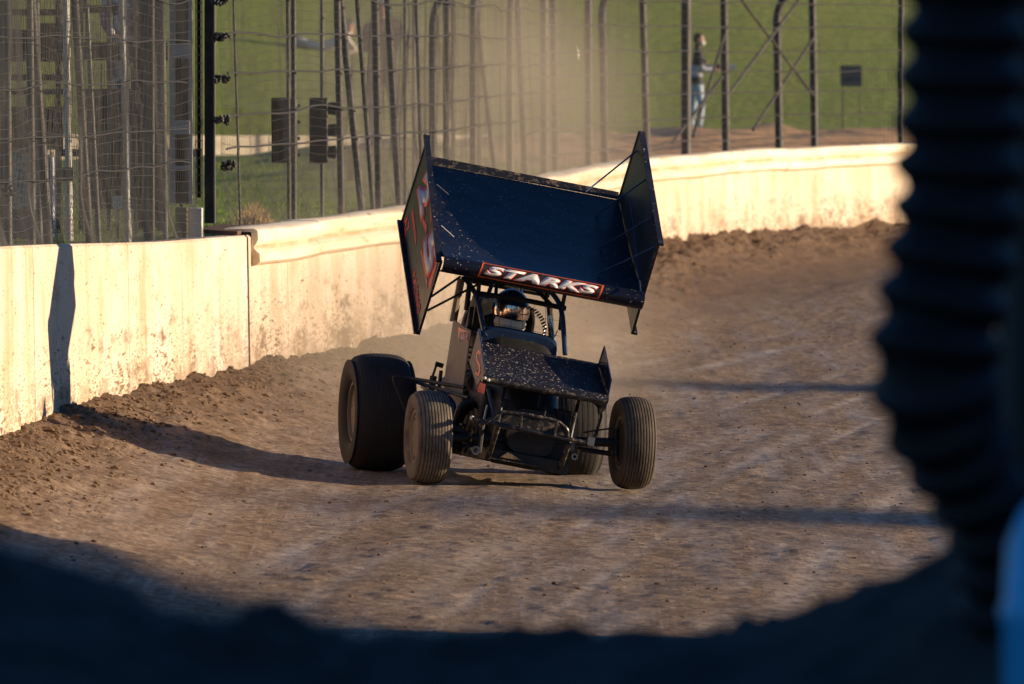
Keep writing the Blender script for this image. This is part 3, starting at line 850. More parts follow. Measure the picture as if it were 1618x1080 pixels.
car = empty('winged_race_car', O, 'mud-splashed black winged open-wheel race car leaning over on the clay track', 'race car')

# wheels
WAX = Vector((cos(PSI), sin(PSI), -.03)).normalized()
def tyre_profile(w, R, rim, ribs, groove, gw, rnd=(.018, .010)):
    h = w / 2; pr = []
    bead = [(-h * .80, rim), (-h * .96, rim + .03), (-h * 1.04, rim + (R - rim) * .45), (-h * 1.02, rim + (R - rim) * .78), (-h * .93, R - (rnd[0] + rnd[1]) * .9)]
    pr += bead
    edges = np.linspace(-h * .86, h * .86, ribs + 1)
    def crown(a): return R - rnd[0] * (a / h) ** 2 - rnd[1] * abs(a / h) ** 5
    for i in range(ribs):
        a0, a1 = edges[i] + gw / 2, edges[i + 1] - gw / 2
        pr += [(a0, crown(a0) - groove), (a0 + .0012, crown(a0)), ((a0 + a1) / 2, crown((a0 + a1) / 2) + .001), (a1 - .0012, crown(a1)), (a1, crown(a1) - groove)]
    pr += [(-a, r) for a, r in reversed(bead)]
    pr += [(h * .5, rim - .015), (-h * .5, rim - .015)]
    return pr
def wheel(px, py, d, R, w, rim, ribs, groove, gw, tm, label, cover, rnd=(.018, .010)):
    c = at(px, py, d)
    hub = MB().lathe([(-.05, .001), (-.05, .05), (-.02, .065), (.02, .065), (.05, .05), (.05, .001)], c, WAX, 24).build('wheel', M['black'], car, origin=c)
    hub['label'] = label
    MB().lathe(tyre_profile(w, R, rim, ribs, groove, gw, rnd), c, WAX, 96, closed=True).build('tyre', tm, hub)
    h = w / 2
    # rim barrel with outer lip, and the mud cover or centre disc on each face
    MB().lathe([(-h * .84, rim + .012), (-h * .84, rim - .012), (-h * .55, rim - .03), (h * .55, rim - .03), (h * .84, rim - .012), (h * .84, rim + .012), (h * .5, rim - .004), (-h * .5, rim - .004)], c, WAX, 48, closed=True).build('rim', M['alloy'], hub)
    MB().lathe([(-h * .66, .001), (-h * .70, .06), (-h * .66, rim * .55), (-h * .74, rim * .9), (-h * .72, rim - .022), (-h * .66, rim - .022), (-h * .60, .001)], c, WAX, 40, closed=True).build('wheel_cover', cover, hub)
    MB().lathe([(h * .3, .001), (h * .34, rim * .4), (h * .2, rim - .03), (h * .16, .001)], c, WAX, 32).build('centre_disc', M['black'], hub)
    u = Vector((0, 0, 1)); v = WAX.cross(u).normalized()
    u = v.cross(WAX)
    for k in range(8):
        a = 2 * pi * k / 8 + .2
        p = c + (u * cos(a) + v * sin(a)) * (rim - .035) - WAX * (h * .72)
        MB().lathe([(-.008, .001), (-.008, .007), (.006, .007), (.006, .001)], p, WAX, 8).build('bolt', M['steel'], hub)
    return c
cFR = wheel(676.5, 690, 67.85, .336, .235, .185, 9, .010, .005, M['tyre_clay'], 'ribbed front tyre coated with pale clay, nearer the wall', M['alloy'])
cFL = wheel(999, 699.5, 68.15, .334, .225, .185, 9, .010, .005, M['tyre'], 'ribbed front tyre on the infield side', M['black'])
cRR = wheel(596.5, 651, 69.95, .434, .44, .215, 17, .0022, .003, M['tyre_dark'], 'very wide rear tyre nearest the wall', M['panel'], (.022, .042))
cRL = wheel(902, 669, 70.27, .405, .38, .205, 8, .002, .004, M['tyre_dark'], 'wide rear tyre half hidden behind the nose', M['panel'], (.015, .03))

def bar(pts, r, name='tube', mt='tubeblack', n=8, par=None, sub=6):
    """bent tube through points, with rounded corners"""
    pts = [Vector(p) for p in pts]
    if len(pts) > 2:
        out = [pts[0]]
        for i in range(1, len(pts) - 1):
            a, b_, c_ = pts[i - 1], pts[i], pts[i + 1]
            k = min((a - b_).length, (c_ - b_).length, .16) * .45
            p0 = b_ + (a - b_).normalized() * k; p1 = b_ + (c_ - b_).normalized() * k
            for t in np.linspace(0, 1, sub):
                out.append(p0 * (1 - t) ** 2 + b_ * 2 * t * (1 - t) + p1 * t ** 2)
        out.append(pts[-1]); pts = out
    return MB().tube(pts, r, n).build(name, M[mt], par or car)

# ---- top wing
NW_Y, NW_Z = .60, 1.14          # centre of the rolled nose, chassis axes
XL, XR_ = -.755, .755
def wing_prof():
    pr = []
    for a in np.linspace(radians(-95), radians(-265), 14):       # rolled nose, opening upward and back
        pr.append((NW_Y + .062 * sin(a), NW_Z + .062 * cos(a)))
    pr = [(NW_Y + .062 * cos(t), NW_Z + .062 * sin(t)) for t in np.linspace(radians(300), radians(100), 16)]
    y0, z0 = pr[-1]
    for t in np.linspace(.06, 1, 16):
        pr.append((y0 + (2.06 - y0) * t, z0 + .02 * t + .64 * t ** 1.22))
    return pr
wp = wing_prof()
def wing_z(y):
    ys = [p[0] for p in wp[15:]]; zs = [p[1] for p in wp[15:]]
    return float(np.interp(y, ys, zs))
top = MB()
def sheet(prof, x0, x1, th, nx=12):
    """curved sheet with thickness swept across the car"""
    m = MB(); n = len(prof)
    nrm = []
    for i in range(n):
        a_ = prof[max(i - 1, 0)]; b_ = prof[min(i + 1, n - 1)]
        t = Vector((b_[0] - a_[0], b_[1] - a_[1])).normalized(); nrm.append((t.y, -t.x))
    vs = []
    for k in range(nx + 1):
        x = x0 + (x1 - x0) * k / nx
        for i in range(n): vs.append(L2W(x, *prof[i]))
        for i in range(n): vs.append(L2W(x, prof[i][0] + nrm[i][0] * th, prof[i][1] + nrm[i][1] * th))
    s = 2 * n; fs = []
    for k in range(nx):
        for i in range(n - 1):
            fs.append((k * s + i, k * s + i + 1, (k + 1) * s + i + 1, (k + 1) * s + i))
            fs.append((k * s + n + i, (k + 1) * s + n + i, (k + 1) * s + n + i + 1, k * s + n + i + 1))
        for i in (0, n - 1):
            fs.append((k * s + i, (k + 1) * s + i, (k + 1) * s + n + i, k * s + n + i))
    for k in (0, nx):
        for i in range(n - 1): fs.append((k * s + i, k * s + i + 1, k * s + n + i + 1, k * s + n + i))
    return m.add(vs, fs, True)
wingo = sheet(wp, XL, XR_, .006).build('top_wing', M['wing'], car)
# trailing edge flap, seams, ribs under the skin
MB().prism([L2W(XL, 2.055, wing_z(2.055) + .004), L2W(XR_, 2.055, wing_z(2.055) + .004), L2W(XR_, 2.10, wing_z(2.05) + .065), L2W(XL, 2.10, wing_z(2.05) + .065)], ey * .006).build('trailing_flap', M['tubeblack'], wingo)
for y in ():
    pr = [(y - .022, wing_z(y - .022) + .0008), (y + .022, wing_z(y + .022) + .0008)]
    sheet(pr, XL + .01, XR_ - .01, -.0008, 4).build('seam_strip', M['wing'], wingo)
for y in (.8, 1.2, 1.6, 1.95):
    MB().box(L2W(0, y, wing_z(y) - .045), (1.5, .025, .06), AX).build('wing_spar', M['black'], wingo)
# side boards
def board(pix, x, th, label):
    P = [PX(a_, b_, x) for a_, b_ in pix]        # rear-top, rear-bottom, front-bottom, front-top
    o = MB().prism(P, ex * th).build('side_board', M['board'], wingo)
    o['label'] = label
    s = 1 if th > 0 else -1
    for i, j, wd in ((0, 3, .045), (1, 2, .045), (3, 2, .02), (0, 1, .02)):       # folded edge flanges
        a_, b_ = P[i], P[j]
        t = (b_ - a_).normalized(); cen = (P[0] + P[1] + P[2] + P[3]) / 4
        inw = (cen - (a_ + b_) / 2); inw = (inw - t * inw.dot(t)).normalized()
        m = MB().prism([a_ - inw * .004, b_ - inw * .004, b_ + inw * .012, a_ + inw * .012], ex * (th + s * wd * .8)) if wd > .03 else MB().prism([a_ - inw * .006 + ex * (-s * .006), b_ - inw * .006 + ex * (-s * .006), b_ + inw * .022 + ex * (-s * .006), a_ + inw * .022 + ex * (-s * .006)], ex * (th + s * .013))
        m.build('board_flange', M['flange'] if wd > .03 else M['tubeblack'], o)
    for e0, e1 in ((0, 3), (3, 2)):
        for k in range(9):
            p = P[e0].lerp(P[e1], (k + .5) / 9) + (cen - P[e0].lerp(P[e1], (k + .5) / 9)) * .035
            MB().ball(p - ex * (s * .002), .006, None, 8, 4).build('rivet', M['steel'], o)
    return P, o
PB, boR = board([(678, 214), (636, 350), (662, 528), (698, 413)], XL - .004, -.006, 'wall-side wing board with pale numbers outlined in red')
PBl, boL = board([(1010, 207), (968, 345), (998, 527), (1040, 385)], XR_ + .004, .006, 'infield-side wing board in shade')

# lettering: flat vinyl laid on a surface through a mapping (u along, v up)
def text_mesh(txt, bold=.03, shear=.25):
    cu = bpy.data.curves.new('lettering', 'FONT'); cu.body = txt; cu.offset = bold; cu.shear = shear; cu.size = 1.0
    cu.resolution_u = 3; cu.space_character = 1.08
    t = bpy.data.objects.new('tmp_text', cu); COL.objects.link(t)
    dg = bpy.context.evaluated_depsgraph_get(); dg.update()
    m = bpy.data.meshes.new_from_object(t.evaluated_get(dg))
    bpy.data.objects.remove(t); bpy.data.curves.remove(cu)
    return m
def lay(txt, name, mt, par, fn, bold=.03, shear=.25, cuts=6, ref=None, lift=0.0):
    m = text_mesh(txt, bold, shear)
    bm = bmesh.new(); bm.from_mesh(m)
    xs = [v.co.x for v in bm.verts]; ys = [v.co.y for v in bm.verts]
    bb = ref or (min(xs), max(xs), min(ys), max(ys))
    for k in range(1, cuts):
        y = bb[2] + (bb[3] - bb[2]) * k / cuts
        bmesh.ops.bisect_plane(bm, geom=bm.verts[:] + bm.edges[:] + bm.faces[:], plane_co=(0, y, 0), plane_no=(0, 1, 0))
    og = wloc(par)
    for v in bm.verts:
        u_ = (v.co.x - bb[0]) / (bb[1] - bb[0]); w_ = (v.co.y - bb[2]) / (bb[3] - bb[2])
        v.co = Vector(fn(u_, w_, lift)) - og
    bm.to_mesh(m); bm.free()
    m.materials.clear(); m.materials.append(mt)
    o = bpy.data.objects.new(name, m); COL.objects.link(o); o.parent = par
    sd = o.modifiers.new('vinyl', 'SOLIDIFY'); sd.thickness = .0012; sd.offset = 0
    return o, bb
# driver name across the rolled nose of the wing
xn0 = loc(PY(764, 435, NW_Y - .06))[0]; xn1 = loc(PY(944, 460, NW_Y - .06))[0]
def nose_map(u_, w_, lift):
    a_ = radians(222) - radians(104) * w_           # wraps round the roll, from low front to its crest
    r = .0645 + lift
    return L2W(xn0 + (xn1 - xn0) * u_, NW_Y + r * cos(a_), NW_Z + r * sin(a_))
def nose_txt(u_, w_, lift): return nose_map(u_, .2 + .62 * w_, lift)
def nose_patch(u0, u1, w0, w1, slant, lift):
    m = MB(); n = 12; vs = []
    for i in range(n + 1):
        w_ = w0 + (w1 - w0) * i / n
        for u_ in (u0 + slant * w_, u1 + slant * w_): vs.append(nose_map(u_, w_, lift))
    return m.add(vs, [(2 * i, 2 * i + 1, 2 * i + 3, 2 * i + 2) for i in range(n)], True)
nb = nose_patch(-.05, 1.025, -.045, 1.06, .03, -.0004).build('name_outline', M['orange'], wingo)
nose_patch(-.035, 1.01, .02, .985, .03, .0004).build('name_backing', M['black'], wingo)
_, bb = lay('STARKS', 'name_lettering', M['silver'], wingo, nose_txt, bold=.062, shear=.3, cuts=8, lift=.002)
lay('STARKS', 'name_letter_edge', M['red'], wingo, nose_txt, bold=.09, shear=.3, cuts=8, ref=bb, lift=.0013)
# race number and graphics on the wall-side board (rear-top, rear-bottom, front-bottom, front-top)
def board_map(P, s):
    def f(u_, w_, lift):
        topp = P[0].lerp(P[3], u_); bot = P[1].lerp(P[2], u_)
        return bot.lerp(topp, w_) - ex * (s * (.0085 + lift))
    return f
fR = board_map(PB, 1)
def sub(f, u0, u1, w0, w1):
    return lambda u_, w_, l: f(u0 + (u1 - u0) * u_, w0 + (w1 - w0) * w_, l)
for txt, u0, u1, w0, w1 in (('2', .14, .40, .55, .94), ('5', .58, .92, .50, .95)):
    _, b2 = lay(txt, 'race_number', M['lav'], boR, sub(fR, u0, u1, w0, w1), bold=.05, shear=.2, cuts=2, lift=.002)
    lay(txt, 'number_outline', M['red'], boR, sub(fR, u0, u1, w0, w1), bold=.10, shear=.2, cuts=2, ref=b2, lift=.0)
for k in range(5):
    u0 = .16 + k * .055
    MB().prism([fR(u0, .30, .0), fR(u0 + .05, .30, .0), fR(u0 + .04, .36 - k * .008, .0), fR(u0 - .006, .36, .0)], -ex * .001).build('stripe_graphic', M['red'], boR)
for u0, u1, w0, w1, sk_ in ((.10, .34, .50, .54, .05), (.40, .56, .56, .62, .08), (.42, .60, .86, .92, -.06), (.55, .90, .42, .46, .05), (.90, .97, .55, .93, .0)):
    MB().prism([fR(u0, w0, 0), fR(u1, w0 + sk_, 0), fR(u1 - .03, w1 + sk_, 0), fR(u0 + .02, w1, 0)], -ex * .001).build('slash_graphic', M['red'], boR)
lay('AZ', 'small_decal', M['red'], boR, sub(fR, .05, .2, .05, .2), bold=.02, shear=.2, cuts=2)
lay('RACING', 'small_decal', M['red'], boR, sub(fR, .55, .9, .08, .2), bold=.03, shear=.2, cuts=2)
# stay rods between boards and wing
def wing_pt(px, py):
    for y in np.linspace(.7, 2.0, 120):
        p = PY(px, py, y)
        if loc(p)[2] <= wing_z(y) + .012: return p
    return PY(px, py, 1.2)
for (a_, b_), (c_, d_) in (((1006, 238), (925, 303)), ((1019, 284), (944, 338)), ((1031, 342), (950, 390)), ((1038, 388), (945, 432))):
    bar([PX(a_, b_, XR_), wing_pt(c_, d_)], .0065, 'stay_rod', 'cage', par=wingo)
for (a_, b_), (c_, d_) in (((693, 291), (710, 308)), ((700, 356), (717, 374))):
    bar([PX(a_ - 3, b_, XL + .01), wing_pt(c_, d_)], .004, 'stay_rod', 'steel', par=wingo)
bar([PX(997, 320, .70), PX(1012, 460, .70)], .006, 'stay_rod', 'cage', par=wingo)
# lower stays from the wall-side board to the cage
bar([PX(682, 468, XL), PY(727, 437, 1.15)], .009, 'board_brace', 'black', par=wingo)
bar([PX(676, 490, XL), PY(757, 448, 1.0)], .009, 'board_brace', 'black', par=wingo)

# ---- roll cage and wing mounts (photo columns, rows and depth back from the front axle)
def cagebar(pts, r, mt='cage', name='cage_tube'): return bar([PY(*p) for p in pts], r, name, mt)
cagebar([(733, 437, 1.05), (753, 464, .98), (760, 500, .9), (767, 532, .80)], .019)
cagebar([(757, 446, 1.0), (755, 472, 1.02), (748, 520, 1.2)], .016, 'black', 'wing_mount')
cagebar([(729, 440, 1.75), (716, 508, 1.75)], .028, 'panel')
cagebar([(743, 438, 1.65), (737, 490, 1.65)], .020, 'black')
cagebar([(746, 485, 1.3), (741, 530, 1.25)], .022, 'black')
cagebar([(755, 463, 1.0), (820, 472, 1.0), (894, 487, 1.0)], .019, 'black')
cagebar([(781, 440, 1.5), (770, 468, 1.3)], .017, 'black')
cagebar([(821, 448, 1.6), (827, 478, 1.6)], .012, 'steel', 'wing_slider')
cagebar([(845, 455, 1.3), (870, 480, 1.2)], .016, 'black')
cagebar([(895, 452, .95), (888, 487, 1.0), (885, 520, 1.1)], .015, 'black', 'wing_mount')
cagebar([(872, 462, 1.05), (884, 478, .98), (889, 500, .9), (893, 560, .78)], .019)
cagebar([(868, 478, 1.7), (872, 540, 1.7)], .024, 'black')
cagebar([(733, 437, 1.05), (800, 446, 1.05), (876, 462, 1.05)], .019, 'black')
cagebar([(878, 560, 1.0), (872, 520, 1.0), (868, 500, 1.4)], .012, 'steel', 'brace_tube')
cagebar([(729, 440, 1.75), (868, 466, 1.75)], .02, 'black')
cagebar([(862, 515, 1.3), (856, 538, 1.25), (872, 541, 1.25), (881, 522, 1.2)], .0045, 'steel', 'mirror_wire')
for k in range(6):        # rock screen in front of the driver
    t = k / 5
    cagebar([(772 + 90 * t, 466 + 15 * t, .97), (770 + 92 * t, 528 + 20 * t, .86)], .0014, 'black', 'rock_screen_wire')
for k in range(2):
    cagebar([(767, 486 + 22 * k, .95), (885, 507 + 24 * k, .95)], .0013, 'black', 'rock_screen_wire')

# ---- body
def slab(pix, plane, c, th, mt, name, lab=None):
    f = PX if plane == 'x' else PY
    P = [f(a_, b_, c) for a_, b_ in pix]
    o = MB().prism(P, (ex if plane == 'x' else ey) * th).build(name, M[mt], car, bevel=.004)
    if lab: o['label'] = lab
    return o
def rbox(x0, x1, y0, y1, z0, z1, name, mt, bev=.03, taper=0):
    c = [(x0 + taper, y0, z0), (x1 - taper, y0, z0), (x1, y1, z0), (x0, y1, z0), (x0 + taper, y0, z1), (x1 - taper, y0, z1), (x1, y1, z1), (x0, y1, z1)]
    o = MB().add([L2W(*p) for p in c], [(0, 3, 2, 1), (4, 5, 6, 7), (0, 1, 5, 4), (1, 2, 6, 5), (2, 3, 7, 6), (3, 0, 4, 7)]).build(name, M[mt], car)
    b_ = o.modifiers.new('bevel', 'BEVEL'); b_.width = bev; b_.segments = 3
    return o
# bonnet and cockpit cowl, lofted across stations from nose to dash
def loft(st, name, mt):
    m = MB(); n = 56; vs = []
    for (y, cx, hw, zb, zt, p) in st:
        for k in range(n):
            th = 2 * pi * k / n
            cxn, szn = cos(th), sin(th)
            q = 2 / p
            xx = cx + hw * (abs(cxn) ** q) * (1 if cxn > 0 else -1)
            zz = (zb + zt) / 2 + (zt - zb) / 2 * (abs(szn) ** q) * (1 if szn > 0 else -1)
            vs.append(L2W(xx, y, zz))
    fs = []
    for i in range(len(st) - 1):
        for k in range(n): fs.append((i * n + k, i * n + (k + 1) % n, (i + 1) * n + (k + 1) % n, (i + 1) * n + k))
    fs += [tuple(range(n - 1, -1, -1)), tuple((len(st) - 1) * n + k for k in range(n))]
    return m.add(vs, fs, True).build(name, M[mt], car)
zc = loc(PY(820, 538, .86))
zd = loc(PY(820, 527, .86))
loft([(-.12, -.02, .17, -.10, .22, 4), (.15, -.02, .22, -.15, .36, 4), (.5, -.03, .27, -.18, .54, 4), (.80, -.04, .30, -.18, zc[2] + .01, 4)], 'bonnet', 'black')
loft([(.80, zc[0] - .01, .29, zc[2] - .25, zd[2] + .0, 5), (.84, zc[0] - .01, .295, zc[2] - .25, zd[2] + .03, 5), (.92, zc[0] - .01, .29, zc[2] - .2, zd[2] + .02, 5)], 'dash_cowl', 'cowl')
loft([(1.62, -.05, .24, -.1, .70, 4), (1.72, -.05, .26, -.1, .95, 4), (1.85, -.05, .24, -.1, 1.0, 4)], 'seat_back', 'black')
loft([(2.1, -.02, .18, .0, .34, 3), (2.3, -.02, .20, .0, .38, 3), (2.65, -.02, .20, .0, .38, 3), (2.95, -.02, .14, .05, .32, 3)], 'fuel_tank_tail', 'black')
rbox(-.30, .28, -.15, 2.2, -.20, -.10, 'belly_pan', 'black', .01)
# seat side wings (containment) with ribbed padding
for sx in (-1, 1):
    yf = 1.33 if sx < 0 else 1.56
    P = [L2W(-.05 + sx * .20, 1.7, .62), L2W(-.05 + sx * .22, yf + .02, .62), L2W(-.05 + sx * .22, yf, .86), L2W(-.05 + sx * .20, yf + .06, .95), L2W(-.05 + sx * .18, 1.7, .97)]
    MB().prism(P, ex * (sx * .04)).build('head_restraint', M['black'], car, bevel=.012)
arc = [(832, 484), (848, 490), (858, 502), (863, 518), (861, 536)]
for k in range(14):
    t = k / 13 * 3.999; i = int(t); f_ = t - i
    a_ = arc[i][0] + (arc[i + 1][0] - arc[i][0]) * f_; b_ = arc[i][1] + (arc[i + 1][1] - arc[i][1]) * f_
    bar([PY(a_ - 5, b_ + 2, 1.12), PY(a_ + 1, b_ - 1, 1.12)], .007, 'duct_ring', 'steel' if k % 2 else 'black')
slab([(716, 505), (743, 521), (731, 612), (700, 609)], 'x', -.40, .012, 'panel', 'cockpit_side_panel', 'dusty grey cockpit side panel facing the wall')
slab([(744, 521), (760, 527), (757, 600), (750, 650), (724, 655), (731, 600)], 'x', -.335, .010, 'board', 'bonnet_side_panel')
slab([(702, 609), (731, 613), (728, 650), (700, 645)], 'x', -.38, .01, 'panel', 'lower_side_panel')
rbox(.24, .262, .55, 1.75, .05, .60, 'infield_side_panel', 'board', .006)
def px_map(u0, v0, u1, v1, x, lift0, pars=None):
    def f(u_, w_, l):
        return PX(u0 + (u1 - u0) * u_, v1 + (v0 - v1) * w_, x) - ex * (lift0 + l)
    return f
lay('9', 'bonnet_number', M['lav'], car, px_map(736, 577, 746, 606, -.335, .004), bold=.05, shear=.1, cuts=2, lift=.0018)
lay('9', 'bonnet_number_edge', M['red'], car, px_map(734.5, 574, 747.5, 609, -.335, .004), bold=.09, shear=.1, cuts=2)
lay('STARKS', 'side_decal', M['lav'], car, px_map(726, 524, 740, 539, -.40, .004), bold=.03, shear=0, cuts=2, lift=.0018)
MB().prism([PX(725, 516, -.40) - ex * .003, PX(741, 524, -.40) - ex * .003, PX(740, 541, -.40) - ex * .003, PX(724.5, 532, -.40) - ex * .003], -ex * .0012).build('decal_ground', M['red'], car)
MB().prism([PX(757, 603, -.335) - ex * .003, PX(768, 607, -.335) - ex * .003, PX(766, 623, -.335) - ex * .003, PX(755, 619, -.335) - ex * .003], -ex * .0012).build('decal_ground', M['red'], car)
# louvres in the bonnet side
for k in range(4):
    a_ = PX(742 - k * .8, 548 + k * 8, -.335)
    MB().box(a_ - ex * .008, (.012, .10, .012), AX).build('louvre', M['black'], car)

# ---- nose wing
def nprof():
    pr = [(-.28 + .026 * cos(t), .385 + .026 * sin(t)) for t in np.linspace(radians(290), radians(100), 10)]
    y0, z0 = pr[-1]
    for t in np.linspace(.1, 1, 9): pr.append((y0 + (.30 - y0) * t, z0 + .225 * t ** 1.15))
    return pr
xa = -.465; xb = .445
nwing = sheet(nprof(), xa, xb, .005, 8).build('nose_wing', M['nosewing'], car)
def nboard(pix, x, th):
    P = [PX(a_, b_, x) for a_, b_ in pix]
    o = MB().prism(P, ex * th).build('end_plate', M['panel'] if th < 0 else M['flange'], nwing)
    for i in range(len(P)):
        bar([P[i], P[(i + 1) % len(P)]], .0055, 'plate_edge', 'cage', n=6, par=nwing)
    return P
nboard([(955, 547), (966, 600), (957, 645), (946, 655), (938, 600)], xb + .003, .005)
NP = nboard([(757, 519), (767, 588), (754, 609), (743, 572)], xa - .003, -.005)
lay('S', 'plate_graphic', M['red'], nwing, px_map(752, 553, 760, 594, xa - .008, .003), bold=.0, shear=.1, cuts=2)
bar([PY(762, 598, -.285), PY(957, 634, -.285)], .027, 'nose_roll', 'tubeblack', 12, nwing)
for p in ((766, 597), (772, 600)): MB().ball(PY(p[0], p[1], -.315), .012, None, 10, 6).build('bolt_head', M['white'], nwing)
for (a_, b_), (c_, d_) in (((951, 572), (930, 580)), ((954, 600), (932, 607)), ((961, 602), (945, 625))):
    bar([PX(a_, b_, xb), PY(c_, d_, .12)], .004, 'plate_stay', 'cage', par=nwing)

# ---- front frame, bumper, suspension
def fb(pts, r, name, mt='tubeblack'): return bar([PY(*p) for p in pts], r, name, mt)
fb([(746, 661, -.30), (757, 664, -.42), (840, 681, -.45), (925, 699, -.42)], .017, 'bumper_bar')
fb([(757, 672, -.44), (776, 662, -.46), (791, 650, -.46), (836, 655, -.47), (882, 665, -.46), (897, 678, -.46), (897, 690, -.44)], .013, 'bumper_hoop')
fb([(825, 653, -.47), (822, 676, -.46)], .010, 'bumper_strut')
fb([(881, 664, -.47), (876, 688, -.46)], .010, 'bumper_strut')
fb([(797, 612, -.15), (789, 655, -.25), (786, 672, -.38)], .014, 'frame_rail')
fb([(787, 672, -.38), (776, 708, -.30), (770, 724, -.2)], .021, 'frame_rail')
fb([(914, 632, -.1), (905, 672, -.3), (899, 700, -.34)], .014, 'frame_rail')
fb([(899, 700, -.36), (891, 722, -.3), (885, 740, -.2)], .021, 'frame_rail')
fb([(770, 613, -.1), (783, 668, -.2)], .011, 'frame_brace', 'cage')
fb([(855, 622, .0), (848, 655, -.1)], .012, 'frame_brace', 'cage')
fb([(888, 630, .05), (892, 668, -.05)], .009, 'frame_brace', 'cage')
fb([(863, 640, -.2), (859, 660, -.3)], .008, 'mount_tab')
rbox(-.25, .26, -.02, .05, -.12, .26, 'radiator', 'black', .01)
MB().prism([PY(776, 722, -.22), PY(850, 736, -.22), PY(850, 742, -.10), PY(776, 728, -.10)], Vector((0, 0, -.01))).build('skid_plate', M['tubeblack'], car)
MB().prism([PY(790, 722, -.2), PY(803, 714, -.2), PY(826, 728, -.2)], ey * .02).build('mud_lump', M['clod'], car)
MB().prism([PY(785, 668, -.28), PY(800, 655, -.28), PY(885, 670, -.28), PY(893, 688, -.28), PY(893, 694, -.28), PY(790, 676, -.28)], ey * .015).build('front_panel', M['tubeblack'], car)
# axle beam, torsion arms, steering
axl = bar([cFR + WAX * .10, cFL - WAX * .10], .033, 'front_axle', 'black', 14)
for c_, s in ((cFR, 1), (cFL, -1)):
    kp = c_ + WAX * (s * .12)
    MB().tube([kp + Vector((0, 0, .10)), kp - Vector((0, 0, .10))], .024, 10).build('king_pin', M['black'], axl)
    MB().lathe([(0, .001), (0, .10), (.012, .10), (.012, .001)], c_ + WAX * (s * .07), WAX, 28).build('brake_disc', M['steel'], axl)
    bar([kp + Vector((0, -.02, -.06)), kp + Vector((s * .03, .16, -.08)), kp + WAX * (s * .28) + Vector((0, .15, -.05))], .011, 'steering_arm', 'black')
fb([(920, 712, -.06), (966, 719, -.02)], .009, 'tie_rod', 'black')
fb([(922, 683, -.05), (967, 676, -.02)], .006, 'brake_hose', 'black')
fb([(913, 618, -.05), (945, 640, .0), (951, 655, .0), (940, 690, -.02)], .011, 'radius_arm')
fb([(912, 628, -.12), (906, 668, -.14)], .009, 'shock_rod', 'steel')
fb([(907, 664, -.14), (904, 712, -.16)], .017, 'shock_body', 'galv')
fb([(906, 715, -.16), (905, 727, -.16)], .022, 'shock_eye', 'black')
fb([(770, 640, -.08), (763, 672, -.12)], .008, 'shock_rod', 'steel')
fb([(763, 668, -.12), (757, 715, -.14)], .017, 'shock_body', 'black')
MB().lathe([(-.02, .018), (-.02, .032), (.02, .032), (.02, .018)], PY(751, 711, -.16), -ey, 16, closed=True).build('torsion_stop', M['steel'], car)
MB().lathe([(-.02, .012), (-.02, .024), (.02, .024), (.02, .012)], PY(907, 721, -.2), -ey, 16, closed=True).build('torsion_stop', M['steel'], car)
fb([(746, 661, -.3), (742, 700, -.05), (735, 712, .1)], .012, 'frame_rail')
fb([(712, 672, .02), (745, 690, .02), (795, 702, .02)], .024, 'torsion_tube', 'black')
MB().ball(PY(746, 660, -.32), .017, None, 12, 7).build('bumper_cap', M['white'], car)
MB().box(PY(933, 697, -.40), (.05, .05, .06), AX).build('bumper_clamp', M['steel'], car)
# headers sweeping down the wall side of the engine
for k in range(4):
    fb([(748 + k * 4, 634 + k * 4, .35 + .12 * k), (728 + k * 2, 640 + k * 2, .35 + .12 * k), (718 + k * 2, 672, .4 + .12 * k), (716 + k * 3, 712, .6 + .12 * k)], .027, 'exhaust_header', 'black')
fb([(700, 622, .9), (716, 640, .7), (719, 690, .6)], .03, 'exhaust_header', 'cowl')
rbox(-.34, -.18, .3, 1.0, -.05, .30, 'engine_head', 'black', .03)
rbox(-.16, .16, .25, 1.1, -.12, .35, 'engine_block', 'black', .03)
# nerf bar by the wide rear tyre, drag link, shock and rear axle
fb([(735, 612, .55), (652, 598, 1.3), (621, 594, 1.32), (624, 606, 1.32), (645, 657, 1.3), (705, 668, 1.2)], .014, 'nerf_bar', 'black')
fb([(690, 575, 1.6), (683, 596, 1.58)], .009, 'shock_rod', 'black')
fb([(685, 594, 1.58), (678, 640, 1.55)], .026, 'shock_body', 'black')
fb([(688, 574, 1.6), (700, 578, 1.6)], .018, 'shock_mount', 'black')
fb([(697, 585, 1.8), (692, 625, 1.8)], .014, 'panhard_bar', 'black')
bar([cRR + WAX * .15, cRL - WAX * .15], .035, 'rear_axle', 'steel', 14)
MB().ball((cRR + cRL) / 2, (.15, .17, .17), None, 18, 12).build('rear_gear_case', M['alloy'], car)
for zz in (.02, .22):
    bar([L2W(.34, .3, zz), L2W(.52, 2.1, zz - .05)], .014, 'radius_rod', 'black')
    bar([L2W(-.42, .4, zz), L2W(-.55, 2.1, zz + .05)], .014, 'radius_rod', 'black')
bar([L2W(.28, .9, .05), L2W(.55, 1.0, .05), L2W(.55, 1.6, .05), L2W(.28, 1.7, .05)], .014, 'nerf_bar', 'black')
bar([L2W(-.2, 2.9, .2), L2W(-.25, 3.15, .25), L2W(.15, 3.15, .25), L2W(.1, 2.9, .2)], .014, 'rear_bumper', 'tubeblack')
for x_ in (-.18, .2):
    bar([L2W(x_, 1.3, 1.0), L2W(x_, 1.6, wing_z(1.6) - .06)], .014, 'wing_mount', 'black')
# steering wheel
sw = L2W(-.06, 1.02, .60)
m = MB(); ring = [sw + ex * (.17 * cos(t)) + (ez * .95 + ey * .3).normalized() * (.17 * sin(t)) for t in np.linspace(0, 2 * pi, 25)]
m.tube(ring, .013, 8, False).build('steering_wheel', M['black'], car)

